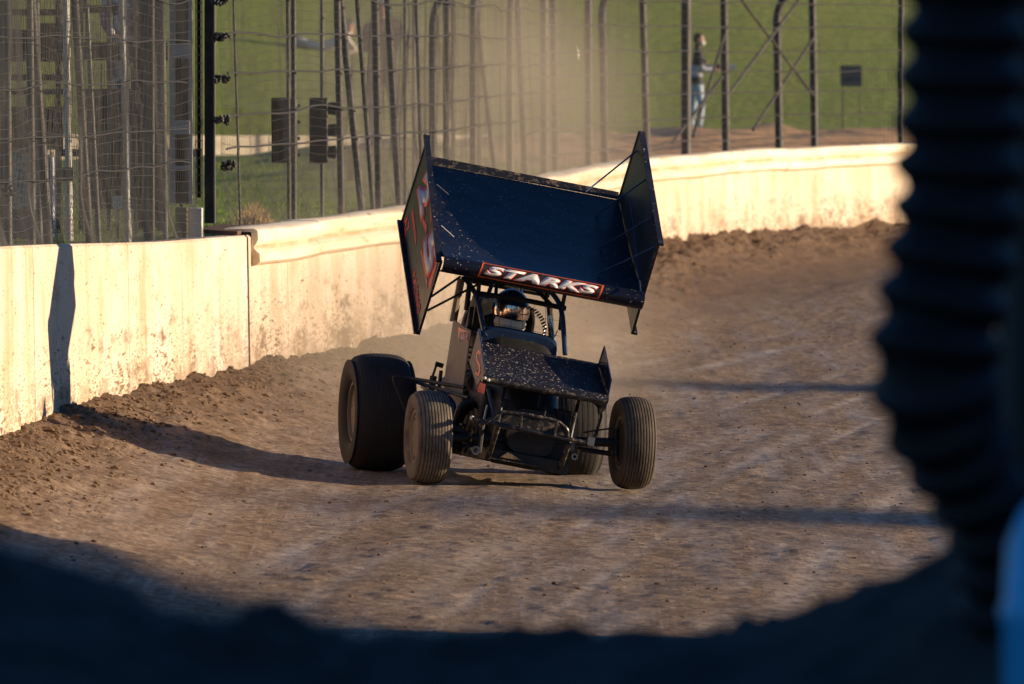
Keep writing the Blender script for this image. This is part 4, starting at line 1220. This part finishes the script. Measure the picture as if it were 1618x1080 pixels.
# ------------------------------------------------------------------ figures
def figure(name, joints, edges, mat_, label, base, group=None, sub_=2, parent=None):
    """one continuous skinned body; joints: name -> (point, radius); first joint is the root"""
    names = list(joints)
    me = bpy.data.meshes.new(name)
    b0 = Vector(base)
    me.from_pydata([Vector(joints[n][0]) - b0 for n in names], [(names.index(a_), names.index(b_)) for a_, b_ in edges], [])
    o = bpy.data.objects.new(name, me); COL.objects.link(o); o.location = b0
    sk = o.modifiers.new('skin', 'SKIN'); sk.use_smooth_shade = True
    for n, sv in zip(names, me.skin_vertices[0].data):
        r = joints[n][1]; sv.radius = r if hasattr(r, '__len__') else (r, r)
        sv.use_root = (n == names[0])
    ss = o.modifiers.new('sub', 'SUBSURF'); ss.levels = sub_; ss.render_levels = sub_
    me.materials.append(mat_)
    if label: tag(o, label, 'person', group)
    return o
def bands(name, stops, rough=.85):
    """cloth colours by height in the figure's own space (metres above its base)"""
    k = NT(name)
    sp_ = k.n.new('ShaderNodeSeparateXYZ'); k.l(k.co.outputs['Object'], sp_.inputs[0])
    f = k.math('MULTIPLY', k.math('ADD', sp_.outputs[2], k.math('MULTIPLY', k.math('SUBTRACT', k.noise(9, 2), .5), .05)), .5)
    k.col(k.ramp(f, [(z / 2, c_) for z, c_ in stops], 'CONSTANT')).set(Roughness=rough)
    k.bump(k.noise(14, 4), .5, .02)
    return k.m
def hand(p, d, up, mt, par, s=1.0, curl=.5):
    """palm, four unequal bent fingers and a thumb leaving the side of the palm"""
    d = Vector(d).normalized(); up = (Vector(up) - d * Vector(up).dot(d)).normalized(); sd = d.cross(up)
    m = MB(); p = Vector(p)
    m.ball(p + d * (.045 * s), (.05 * s, .043 * s, .018 * s), (d, sd, up), 12, 8)
    for i, ln in enumerate((.070, .080, .074, .058)):
        r0 = p + d * (.085 * s) + sd * ((i - 1.5) * .021 * s)
        k1 = r0 + d * (ln * .5 * s) - up * (ln * .15 * curl * s); k2 = k1 + d * (ln * .3 * s) - up * (ln * .4 * curl * s); k3 = k2 + d * (ln * .08 * s) - up * (ln * .3 * curl * s)
        m.tube([r0 - d * .02 * s, r0, k1, k2, k3], [.009 * s, .0095 * s, .009 * s, .008 * s, .006 * s], 8)
    t0 = p + d * (.03 * s) + sd * (.036 * s)
    m.tube([t0 - sd * .01 * s, t0 + sd * (.022 * s) + d * (.02 * s), t0 + sd * (.028 * s) + d * (.05 * s) - up * .008, t0 + sd * (.022 * s) + d * (.072 * s) - up * .014], [.013 * s, .011 * s, .010 * s, .007 * s], 8)
    return m.build('hand', mt, par)
def head(c, f, h, par, hair=None, cap=None, mask=None, beard=None):
    """face with brow, nose, mouth, ears; f = facing direction"""
    f = Vector(f).normalized(); up = Vector((0, 0, 1)); s_ = up.cross(f).normalized(); c = Vector(c)
    ax = (s_, f, up)
    k = h / .24
    m = MB(); m.ball(c, (.074 * k, .092 * k, .118 * k), ax, 18, 12); m.ball(c + f * (.03 * k) - up * (.062 * k), (.052 * k, .058 * k, .055 * k), ax, 14, 9)
    m.tube([c - up * (.08 * k) - f * .015, c - up * (.17 * k) - f * .025], .05 * k, 12)
    hd = m.build('head', M['skin'], par)
    MB().tube([c + f * (.088 * k) + up * (.012 * k), c + f * (.108 * k) - up * (.022 * k), c + f * (.094 * k) - up * (.03 * k)], [.008 * k, .014 * k, .011 * k], 8).build('nose', M['skin'], hd)
    for s in (-1, 1):
        MB().ball(c + s_ * (s * .075 * k) - f * .005, (.010 * k, .02 * k, .032 * k), ax, 10, 6).build('ear', M['skin'], hd)
        MB().ball(c + s_ * (s * .03 * k) + f * (.079 * k) + up * (.012 * k), (.014 * k, .010 * k, .008 * k), ax, 10, 6).build('eye', M['black'], hd)
    if not mask: MB().ball(c + f * (.084 * k) - up * (.062 * k), (.024 * k, .010 * k, .007 * k), ax, 10, 6).build('mouth', plain('lips', (.35, .12, .1), .5), hd)
    if hair is not None:
        m = MB(); m.ball(c + up * (.028 * k) - f * (.018 * k), (.083 * k, .093 * k, .108 * k), ax, 18, 10); m.build('hair', hair, par)
    if cap is not None:
        m = MB(); m.ball(c + up * (.05 * k) - f * .008, (.084 * k, .100 * k, .082 * k), ax, 18, 9); m.ball(c + up * (.055 * k) + f * (.105 * k), (.065 * k, .075 * k, .010 * k), ax, 14, 5); m.build('cap', cap, par)
    if mask is not None:
        m = MB(); m.ball(c + f * (.052 * k) - up * (.052 * k), (.063 * k, .058 * k, .050 * k), ax, 14, 9); m.build('face_mask', mask, par)
    return hd

# driver in the cockpit
dv = L2W(-.05, 1.5, .22)
suit = plain('driver_suit', (0.02, 0.02, 0.024), .8, .3)
hc = PY(806, 492, 1.32)
J = {'pelvis': (dv, .15), 'chest': (L2W(-.05, 1.55, .50), (.17, .13)), 'neck': (L2W(-.06, 1.45, .68), .07), 'headb': (hc, .09),
     'shr': (L2W(-.25, 1.5, .60), .075), 'elr': (L2W(-.30, 1.25, .42), .055), 'har': (L2W(-.2, 1.06, .55), .045),
     'shl': (L2W(.15, 1.5, .60), .075), 'ell': (L2W(.20, 1.25, .42), .055), 'hal': (L2W(.09, 1.06, .55), .045),
     'knr': (L2W(-.18, .95, .25), .075), 'ftr': (L2W(-.13, .45, .05), .05), 'knl': (L2W(.09, .95, .25), .075), 'ftl': (L2W(.06, .45, .05), .05)}
drv = figure('person', J, [('pelvis', 'chest'), ('chest', 'neck'), ('neck', 'headb'), ('chest', 'shr'), ('shr', 'elr'), ('elr', 'har'), ('chest', 'shl'), ('shl', 'ell'), ('ell', 'hal'), ('pelvis', 'knr'), ('knr', 'ftr'), ('pelvis', 'knl'), ('knl', 'ftl')], suit, 'helmeted driver in dark suit sitting at the wheel of the race car', dv)
fwd = (-ey * .98 - ez * .12).normalized(); hs = ex; hu = hs.cross(fwd) * -1
hu = fwd.cross(hs) * -1 if hu.z < 0 else hu
HA = (hs, fwd, hu)
m = MB(); m.ball(hc + hu * .02, (.135, .165, .150), HA, 28, 18); m.ball(hc - hu * .075 + fwd * .03, (.118, .140, .095), HA, 24, 14)
hel = m.build('helmet', plain('helmet_blue', (0.012, 0.035, 0.09), .2, .2), drv)
# wraparound visor as a thick strip
def strip(hc, r0, z0, z1, a0, a1, name, mt, par, pushed=.004, zr=.175):
    m = MB(); n = 18; vs = []
    for i in range(n + 1):
        t = a0 + (a1 - a0) * i / n
        for z in np.linspace(z0, z1, 5):
            k = sqrt(max(1 - (z / zr) ** 2, .05))
            for off in (0, .006):
                vs.append(hc + hs * ((r0[0] + pushed + off) * k * sin(t)) + fwd * ((r0[1] + pushed + off) * k * cos(t)) + hu * z)
    fs = []; q = 10
    for i in range(n):
        for j in range(4):
            a_ = i * q + j * 2
            fs.append((a_, a_ + 2, a_ + q + 2, a_ + q)); fs.append((a_ + 1, a_ + q + 1, a_ + q + 3, a_ + 3))
        fs.append((i * q, (i + 1) * q, (i + 1) * q + 1, i * q + 1)); fs.append((i * q + 8, i * q + 9, (i + 1) * q + 9, (i + 1) * q + 8))
    for i in (0, n):
        for j in range(4): fs.append((i * q + j * 2, i * q + j * 2 + 1, i * q + j * 2 + 3, i * q + j * 2 + 2))
    return m.add(vs, fs, True).build(name, mt, par)
strip(hc + hu * .02, (.135, .165), -.05, .045, -1.15, 1.15, 'visor', plain('mirror_visor', (0.95, 0.74, 0.6), .16, .15, scale=16, metal=1.0), drv)
strip(hc - hu * .075 + fwd * .03, (.118, .140), -.075, .035, -1.2, 1.2, 'chin_bar', plain('chin_bar_paint', (0.85, 0.78, 0.68), .3, .15, scale=20), drv, .006, .092)

# photographer standing on the grass at right
dN = 168.0
while at(1103, 207, dN).z > float(outer_z(np.array(at(1103, 207, dN).x), np.array(dN))) and dN < 190: dN += .1
b0 = at(1103, 207, dN); up = Vector((0, 0, 1)); R1 = Vector((1, 0, 0)); Yb = Vector((0, 1, 0))
def q(x, y, z): return b0 + Vector((x, y, z))
J = {'pelvis': (q(-.02, 0, .93), (.15, .12)), 'waist': (q(-.04, 0, 1.1), (.14, .12)), 'chest': (q(-.03, 0, 1.32), (.18, .13)), 'neck': (q(-.02, 0, 1.50), .06), 'headb': (q(0, 0, 1.62), .07),
     'shr': (q(.02, -.17, 1.42), .07), 'elr': (q(.06, -.2, 1.14), .052), 'har': (q(.27, -.12, 1.12), .036),
     'shl': (q(.0, .17, 1.42), .07), 'ell': (q(.10, .2, 1.16), .052), 'hal': (q(.28, .1, 1.18), .036),
     'hpr': (q(.0, -.09, .86), .10), 'knr': (q(.06, -.1, .48), .07), 'anr': (q(.03, -.1, .08), .048), 'tor': (q(.17, -.12, .03), .04),
     'hpl': (q(-.03, .09, .86), .10), 'knl': (q(-.08, .1, .48), .07), 'anl': (q(-.13, .1, .08), .048), 'tol': (q(.01, .12, .03), .04)}
ED = [('pelvis', 'waist'), ('waist', 'chest'), ('chest', 'neck'), ('neck', 'headb'), ('chest', 'shr'), ('shr', 'elr'), ('elr', 'har'), ('chest', 'shl'), ('shl', 'ell'), ('ell', 'hal'),
      ('pelvis', 'hpr'), ('hpr', 'knr'), ('knr', 'anr'), ('anr', 'tor'), ('pelvis', 'hpl'), ('hpl', 'knl'), ('knl', 'anl'), ('anl', 'tol')]
pm = figure('person', J, ED, bands('photographer_clothes', [(0, (.1, .1, .1)), (.1, (.38, .46, .58)), (.85, (.06, .05, .055)), (1.0, (.4, .43, .52)), (1.2, (.05, .045, .05))]), 'person in dark jacket and pale jeans with white face mask standing beyond the fence', b0)
head(q(.02, 0, 1.66), (1, -.25, 0), .24, pm, hair=plain('dark_hair', (.03, .025, .02), .8), mask=M['white'])
hand(q(.25, -.12, 1.12), (1, .2, .1), (0, 0, 1), M['skin'], pm); hand(q(.26, .1, 1.18), (1, -.2, -.1), (0, 0, 1), M['skin'], pm)
hand(q(.03, -.27, 1.30), (.5, -.3, -.2), (0, -1, 0), M['skin'], pm)
cm = empty('telephoto_camera', q(.48, 0, 1.13), 'pale telephoto lens on a camera held by the masked person', 'camera')
MB().box(q(.36, 0, 1.17), (.09, .14, .11)).build('camera_body', M['black'], cm, bevel=.01)
MB().lathe([(0, .001), (0, .035), (.12, .035), (.13, .045), (.28, .048), (.28, .001)], q(.40, 0, 1.165), (1, 0, 0), 16).build('lens', M['white'], cm)
# man in cap on a low platform behind the near fence
dP = 116.0
b0 = at(606, 232, dP)
J = {'pelvis': (q(0, 0, .93), (.17, .13)), 'waist': (q(.0, 0, 1.1), (.17, .14)), 'chest': (q(.02, 0, 1.34), (.22, .15)), 'neck': (q(.0, -.02, 1.52), .065), 'headb': (q(-.02, -.03, 1.64), .075),
     'shr': (q(-.2, 0, 1.44), .08), 'elr': (q(-.24, -.12, 1.18), .06), 'har': (q(-.04, -.26, 1.40), .04),
     'shl': (q(.22, 0, 1.44), .08), 'ell': (q(.36, -.10, 1.22), .06), 'hal': (q(.18, -.24, 1.44), .04),
     'hpr': (q(-.1, 0, .86), .11), 'knr': (q(-.12, -.04, .48), .075), 'anr': (q(-.12, 0, .08), .05), 'tor': (q(-.13, -.14, .03), .042),
     'hpl': (q(.1, 0, .86), .11), 'knl': (q(.14, -.04, .48), .075), 'anl': (q(.15, 0, .08), .05), 'tol': (q(.17, -.14, .03), .042)}
pm2 = figure('person', J, ED, bands('dark_jacket_clothes', [(0, (.06, .05, .045)), (.1, (.07, .06, .055)), (.9, (.045, .042, .045)), (1.56, (.5, .28, .2))]), 'person in pale cap and dark jacket raising both hands behind the fence', b0)
head(q(-.02, -.04, 1.70), (.15, -1, 0), .25, pm2, cap=plain('pale_cap', (.6, .5, .4), .7))
hand(q(-.04, -.27, 1.40), (.4, -.2, .8), (0, -1, 0), M['skin'], pm2); hand(q(.17, -.25, 1.45), (-.2, -.3, .8), (0, -1, 0), M['skin'], pm2)
pf = empty('low_platform', b0 + Vector((0, 0, -.5)), 'low wooden platform under the capped person behind the fence', 'platform')
for k in range(5):
    MB().box(b0 + Vector((-.4 + k * .2, 0, -.02)), (.19, .8, .03)).build('plank', M['rust'], pf)
for sx in (-1, 1):
    for sy in (-1, 1): MB().box(b0 + Vector((sx * .4, sy * .33, -.27)), (.07, .07, .46)).build('leg', M['rust'], pf)
# reclining spectator on the hill
dR = 176.0
while at(522, 86, dR).z > float(outer_z(np.array(at(522, 86, dR).x), np.array(dR))) and dR < 260: dR += .25
b0 = at(522, 86, dR)
J = {'pelvis': (q(-.15, 0, .12), (.15, .13)), 'waist': (q(.05, 0, .17), (.15, .13)), 'chest': (q(.24, 0, .26), (.17, .13)), 'neck': (q(.36, 0, .40), .06), 'headb': (q(.38, -.02, .50), .07),
     'shr': (q(.28, -.18, .32), .07), 'elr': (q(.48, -.24, .06), .055), 'har': (q(.3, -.34, .04), .038), 'shl': (q(.28, .18, .32), .07), 'ell': (q(.5, .24, .06), .055), 'hal': (q(.32, .3, .04), .038),
     'hpr': (q(-.22, -.1, .12), .10), 'knr': (q(-.6, -.12, .3), .072), 'anr': (q(-.95, -.12, .05), .05), 'tor': (q(-1.05, -.12, .12), .04),
     'hpl': (q(-.22, .1, .12), .10), 'knl': (q(-.62, .12, .16), .072), 'anl': (q(-1.02, .12, .05), .05), 'tol': (q(-1.1, .12, .13), .04)}
pm3 = figure('person', J, ED, bands('reclining_clothes', [(0, (.5, .42, .36)), (.14, (.62, .56, .5))]), 'person in pale clothes reclining on the grass hill, seen through the fence', b0)
head(q(.38, -.02, .54), (-.6, -1, 0), .24, pm3, hair=plain('blue_hat_hair', (.1, .12, .16), .8))
hand(q(.3, -.34, .05), (-1, -.2, 0), (0, 0, 1), M['skin'], pm3); hand(q(.32, .3, .05), (-1, .2, 0), (0, 0, 1), M['skin'], pm3)
# person on the viewing stand, blue and white shirt
b0 = at(204, 70, dV + .9) - Vector((0, 0, .95))
J = {'pelvis': (q(0, 0, .93), (.15, .12)), 'waist': (q(0, 0, 1.1), (.15, .12)), 'chest': (q(0, 0, 1.34), (.19, .13)), 'neck': (q(0, 0, 1.5), .06), 'headb': (q(0, -.02, 1.62), .07),
     'shr': (q(-.18, 0, 1.43), .07), 'elr': (q(-.22, -.04, 1.16), .055), 'har': (q(-.14, -.2, 1.02), .038), 'shl': (q(.18, 0, 1.43), .07), 'ell': (q(.22, -.04, 1.16), .055), 'hal': (q(.14, -.2, 1.02), .038),
     'hpr': (q(-.09, 0, .86), .10), 'knr': (q(-.1, -.03, .48), .07), 'anr': (q(-.1, 0, .08), .048), 'tor': (q(-.11, -.13, .03), .04), 'hpl': (q(.09, 0, .86), .10), 'knl': (q(.1, -.03, .48), .07), 'anl': (q(.1, 0, .08), .048), 'tol': (q(.11, -.13, .03), .04)}
MB().box(b0 + Vector((0, 0, -.04)), (1.3, 1.0, .06)).build('deck', M['deck'], st)
kb = NT('blue_white_shirt'); kb.col(kb.ramp(kb.noise(7, 2), [(0.0, (.03, .06, .2)), (.52, (.75, .74, .7))], 'CONSTANT')).set(Roughness=.85)
pm4 = figure('person', J, ED, kb.m, 'person in a blue and white shirt on the viewing stand at upper left', b0)
head(q(0, -.02, 1.66), (.2, -1, 0), .24, pm4, hair=plain('brown_hair', (.06, .04, .03), .8))
hand(q(-.14, -.2, 1.03), (.3, -1, 0), (0, 0, 1), M['skin'], pm4); hand(q(.14, -.2, 1.03), (-.3, -1, 0), (0, 0, 1), M['skin'], pm4)

# ------------------------------------------------------------------ loose clods on the clay
def clods(n, fx, smin, smax, name, label, embed=.35):
    t = (1 + sqrt(5)) / 2
    iv = np.array([(-1, t, 0), (1, t, 0), (-1, -t, 0), (1, -t, 0), (0, -1, t), (0, 1, t), (0, -1, -t), (0, 1, -t), (t, 0, -1), (t, 0, 1), (-t, 0, -1), (-t, 0, 1)], float)
    iv /= np.linalg.norm(iv[0])
    fi = np.array([(0, 11, 5), (0, 5, 1), (0, 1, 7), (0, 7, 10), (0, 10, 11), (1, 5, 9), (5, 11, 4), (11, 10, 2), (10, 7, 6), (7, 1, 8), (3, 9, 4), (3, 4, 2), (3, 2, 6), (3, 6, 8), (3, 8, 9), (4, 9, 5), (2, 4, 11), (6, 2, 10), (8, 6, 7), (9, 8, 1)])
    x, d = fx(n)
    s = smin * (smax / smin) ** (rng.random(n) ** 3.2)
    z = ground_z(x, d) + s * (1 - 2 * embed) * .5
    P = iv[None] * (1 + .35 * (rng.random((n, 12, 1)) - .5) * 2) * s[:, None, None] * np.stack([1 + .5 * rng.random(n), 1 + .5 * rng.random(n), .55 + .35 * rng.random(n)], -1)[:, None, :]
    P = P + np.stack([x, d, z], -1)[:, None, :]
    Fq = fi[None] + (np.arange(n) * 12)[:, None, None]
    o = link(name, np_mesh(name, P.reshape(-1, 3), Fq.reshape(-1, 3), M['clod'], False))
    tag(o, label, 'dirt', kind='stuff')
def berm_xy(n):
    d = 58 + 90 * rng.random(n) ** 1.5
    return Xw(d) + np.abs(rng.normal(0, .36, n)) + .03, d
def track_xy(n):
    d = 50 + 60 * rng.random(n) ** 1.3
    return Xw(d) + .9 + 6.5 * rng.random(n) ** .9, d
clods(20000, berm_xy, .004, .026, 'loose_clods', 'loose dark clods of clay heaped along the foot of the wall')
clods(2200, track_xy, .003, .016, 'track_crumbs', 'small crumbs of clay scattered over the racing surface', .25)

# ------------------------------------------------------------------ foreground
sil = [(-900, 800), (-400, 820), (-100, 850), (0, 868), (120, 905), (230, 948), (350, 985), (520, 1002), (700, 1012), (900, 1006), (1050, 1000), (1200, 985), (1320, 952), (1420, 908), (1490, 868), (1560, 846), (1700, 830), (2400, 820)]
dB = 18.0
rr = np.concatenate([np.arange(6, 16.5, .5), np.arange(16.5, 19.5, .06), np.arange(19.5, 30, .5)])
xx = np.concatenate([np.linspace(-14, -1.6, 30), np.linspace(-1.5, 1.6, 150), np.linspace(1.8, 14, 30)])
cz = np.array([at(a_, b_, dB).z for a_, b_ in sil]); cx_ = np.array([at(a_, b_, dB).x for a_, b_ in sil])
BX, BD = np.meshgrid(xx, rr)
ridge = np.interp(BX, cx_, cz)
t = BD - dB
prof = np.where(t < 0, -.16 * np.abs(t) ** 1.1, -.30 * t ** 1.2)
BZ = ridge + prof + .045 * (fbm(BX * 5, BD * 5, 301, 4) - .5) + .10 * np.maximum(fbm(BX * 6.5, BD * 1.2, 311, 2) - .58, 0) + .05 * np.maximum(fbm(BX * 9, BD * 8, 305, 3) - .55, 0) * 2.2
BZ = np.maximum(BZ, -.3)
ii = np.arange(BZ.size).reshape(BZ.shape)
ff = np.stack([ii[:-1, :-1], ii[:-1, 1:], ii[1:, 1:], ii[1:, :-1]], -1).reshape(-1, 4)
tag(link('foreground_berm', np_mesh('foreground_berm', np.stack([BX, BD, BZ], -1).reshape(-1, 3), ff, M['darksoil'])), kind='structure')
# corrugated pipe draped over a post
dPp = 17.0
pl_ = [(1530, -160), (1526, 0), (1522, 120), (1520, 240), (1514, 340), (1500, 430), (1484, 510), (1476, 580), (1486, 650), (1516, 720), (1552, 790), (1572, 850), (1580, 930), (1582, 1010)]
cps = [at(a_, b_, dPp + .0 + .0006 * max(b_ - 600, 0)) for a_, b_ in pl_]
cum = [0]
for a_, b_ in zip(cps[:-1], cps[1:]): cum.append(cum[-1] + (b_ - a_).length)
pitch = .080; n = int(cum[-1] / pitch * 12)
path = []; rad = []
for i in range(n):
    s = cum[-1] * i / (n - 1)
    path.append(Vector([np.interp(s, cum, [p_[k] for p_ in cps]) for k in range(3)]))
    ph = (s / pitch) % 1
    py_ = np.interp(s, cum, [b_ for a_, b_ in pl_])
    R0 = np.interp(py_, [-200, 560, 640, 720, 800, 860, 1100], [.116, .125, .120, .106, .092, .085, .08])
    rad.append(R0 - .025 * (.5 - .5 * cos(2 * pi * ph)) ** 1.4)
pipe = MB().tube(path, rad, 40).build('corrugated_pipe', M['pipe'], None, origin=cps[-1])
tag(pipe, 'thick black corrugated drain pipe hanging out of focus in the right foreground', 'pipe')
po = empty('leaning_post', at(1625, 1000, dPp + .35), 'dark steel post standing behind the corrugated pipe at the right edge', 'post')
MB().tube([at(1648, -200, dPp + .4), at(1632, 1090, dPp + .4)], .075, 16).build('post_shaft', M['black'], po)
MB().lathe([(0, .001), (0, .085), (.03, .085), (.03, .001)], at(1648, -200, dPp + .4), (0, 0, 1), 16).build('post_cap', M['black'], po)
bd = empty('blue_drum', at(1690, 1120, dPp + .1), 'blue plastic drum at the lower right edge beside the pipe', 'drum')
cbd = at(1688, 1130, dPp - .35)
MB().lathe([(0, .001), (0, .108), (.02, .115), (.16, .116), (.17, .122), (.19, .122), (.2, .115), (.30, .110), (.36, .085), (.385, .06), (.385, .001)], cbd, (0, 0, 1), 36).build('drum_body', M['bluedrum'], bd)
MB().lathe([(.385, .03), (.405, .03), (.405, .001)], cbd + Vector((.02, 0, 0)), (0, 0, 1), 14).build('bung', M['black'], bd)

# ------------------------------------------------------------------ shadow casters added out of view, right of the frame
def shadow_tower(x, d, w, h, label):  # made-up tower, sized so its shadow lays a soft band across the track
    r = empty('shadow_tower', (x, d, -.17), label, 'tower', 'shadow-casting towers added out of view')
    MB().box((x, d, h / 2 - .1), (w, w, h - .2)).build('wall', M['white'], r)
    rf = MB().box((x, d, h + .05), (w + .3, w + .3, .1)).build('roof', M['black'], r)
    MB().box((x - w / 2 - .02, d, .85), (.05, .9, 2.0)).build('door', M['carcass'], r)
    for z in (4.2, 7.0, 9.8):
        for sy in (-1, 1):
            MB().box((x - w / 2 - .02, d + sy * w * .22, z), (.05, w * .34, 1.1)).build('window', M['black'], r)
shadow_tower(110, 70.7, 2.2, 17.25, 'narrow white tower across the infield, nearer of the two')
shadow_tower(110, 95.3, 2.2, 17.15, 'narrow white tower across the infield, farther of the two')
te = tan(SUN_EL)
z1_ = 2.6; off_ = Vector((cos(SUN_AZ), sin(SUN_AZ), 0)) * (z1_ / te)
A_ = Vector((-3.2, 56.6, 0)) + off_; B_ = Vector((2.6, 44.0, 0)) + off_
sbd = empty('shadeboard', (A_ + B_) / 2 + Vector((0, 0, -.17)), 'long raised scoreboard on steel legs, added out of view to shade the near track', 'shadeboard')
nn_ = Vector(((B_ - A_).y, -(B_ - A_).x, 0)).normalized()
MB().prism([A_ + Vector((0, 0, z1_)), B_ + Vector((0, 0, z1_)), B_ + Vector((0, 0, 8)), A_ + Vector((0, 0, 8))], nn_ * .25).build('panel', M['black'], sbd)  # unseen blocker; its lower edge sets the shade line on the near track
for f_ in (.72, .96):
    p = A_.lerp(B_, f_) + nn_ * .12
    MB().tube([(p.x, p.y, -.2), (p.x, p.y, z1_ - .01)], .06, 10).build('leg', M['galv'], sbd)
tl = empty('shade_trailer', (15, 35, -.17), 'long white trailer parked in the infield right of the frame', 'trailer')
MB().prism([(13.0, 3, .9), (15.6, 3, .9), (15.6, 52, .9), (13.0, 52, .9)], (0, 0, 5.2)).build('trailer_body', M['white'], tl, bevel=.05)  # unseen blocker added to keep sun off the berm, pipe and drum
for y_ in (10, 12, 44, 46):
    MB().lathe([(-.15, .001), (-.15, .3), (-.13, .48), (.13, .48), (.15, .3), (.15, .001)], (13.3, y_, .31), (1, 0, 0), 24).build('wheel', M['black'], tl)
    MB().lathe([(-.15, .001), (-.15, .3), (-.13, .48), (.13, .48), (.15, .3), (.15, .001)], (15.3, y_, .31), (1, 0, 0), 24).build('wheel', M['black'], tl)

# ------------------------------------------------------------------ dust hanging behind the car
def dust(c, r, dens, name, label, seed):
    bm = bmesh.new(); bmesh.ops.create_icosphere(bm, subdivisions=3, radius=1)
    m = bpy.data.meshes.new(name)
    for v in bm.verts: v.co = Vector((v.co.x * r[0], v.co.y * r[1], v.co.z * r[2])) 
    bm.to_mesh(m); bm.free()
    mt = bpy.data.materials.new('clay_dust'); mt.use_nodes = True
    nt = mt.node_tree; nt.nodes.clear()
    out = nt.nodes.new('ShaderNodeOutputMaterial'); pv = nt.nodes.new('ShaderNodeVolumePrincipled')
    pv.inputs['Color'].default_value = (.80, .68, .52, 1); pv.inputs['Anisotropy'].default_value = .1
    tc = nt.nodes.new('ShaderNodeTexCoord')
    mp = nt.nodes.new('ShaderNodeMapping'); mp.inputs['Scale'].default_value = (1 / r[0], 1 / r[1], 1 / r[2])
    ln = nt.nodes.new('ShaderNodeVectorMath'); ln.operation = 'LENGTH'
    mr = nt.nodes.new('ShaderNodeMapRange'); mr.inputs[1].default_value = 1.0; mr.inputs[2].default_value = .25; mr.inputs[3].default_value = 0; mr.inputs[4].default_value = 1; mr.interpolation_type = 'SMOOTHSTEP'
    ns = nt.nodes.new('ShaderNodeTexNoise'); ns.inputs['Scale'].default_value = .9; ns.inputs['Detail'].default_value = 3
    mm = nt.nodes.new('ShaderNodeMapRange'); mm.inputs[1].default_value = .32; mm.inputs[2].default_value = .7
    ml = nt.nodes.new('ShaderNodeMath'); ml.operation = 'MULTIPLY'; m2 = nt.nodes.new('ShaderNodeMath'); m2.operation = 'MULTIPLY'; m2.inputs[1].default_value = dens
    L_ = nt.links.new
    L_(tc.outputs['Object'], mp.inputs[0]); L_(mp.outputs[0], ln.inputs[0]); L_(ln.outputs['Value'], mr.inputs[0]); L_(tc.outputs['Object'], ns.inputs['Vector'])
    L_(ns.outputs['Fac'], mm.inputs[0]); L_(mr.outputs[0], ml.inputs[0]); L_(mm.outputs[0], ml.inputs[1]); L_(ml.outputs[0], m2.inputs[0]); L_(m2.outputs[0], pv.inputs['Density']); L_(pv.outputs[0], out.inputs['Volume'])
    m.materials.append(mt)
    o = link(name, m, c); tag(o, label, 'dust', kind='stuff')
dust((-.8, 84, .5), (2.7, 11, 1.6), .20, 'dust_cloud', 'low tan dust thrown up behind the rear wheels', 1)
dust((-.5, 108, 2.3), (2.7, 18, 2.5), .10, 'dust_haze', 'thin high dust drifting across the fence behind the wing', 2)
S.cycles.volume_step_rate = 3.0
S.cycles.volume_max_steps = 128
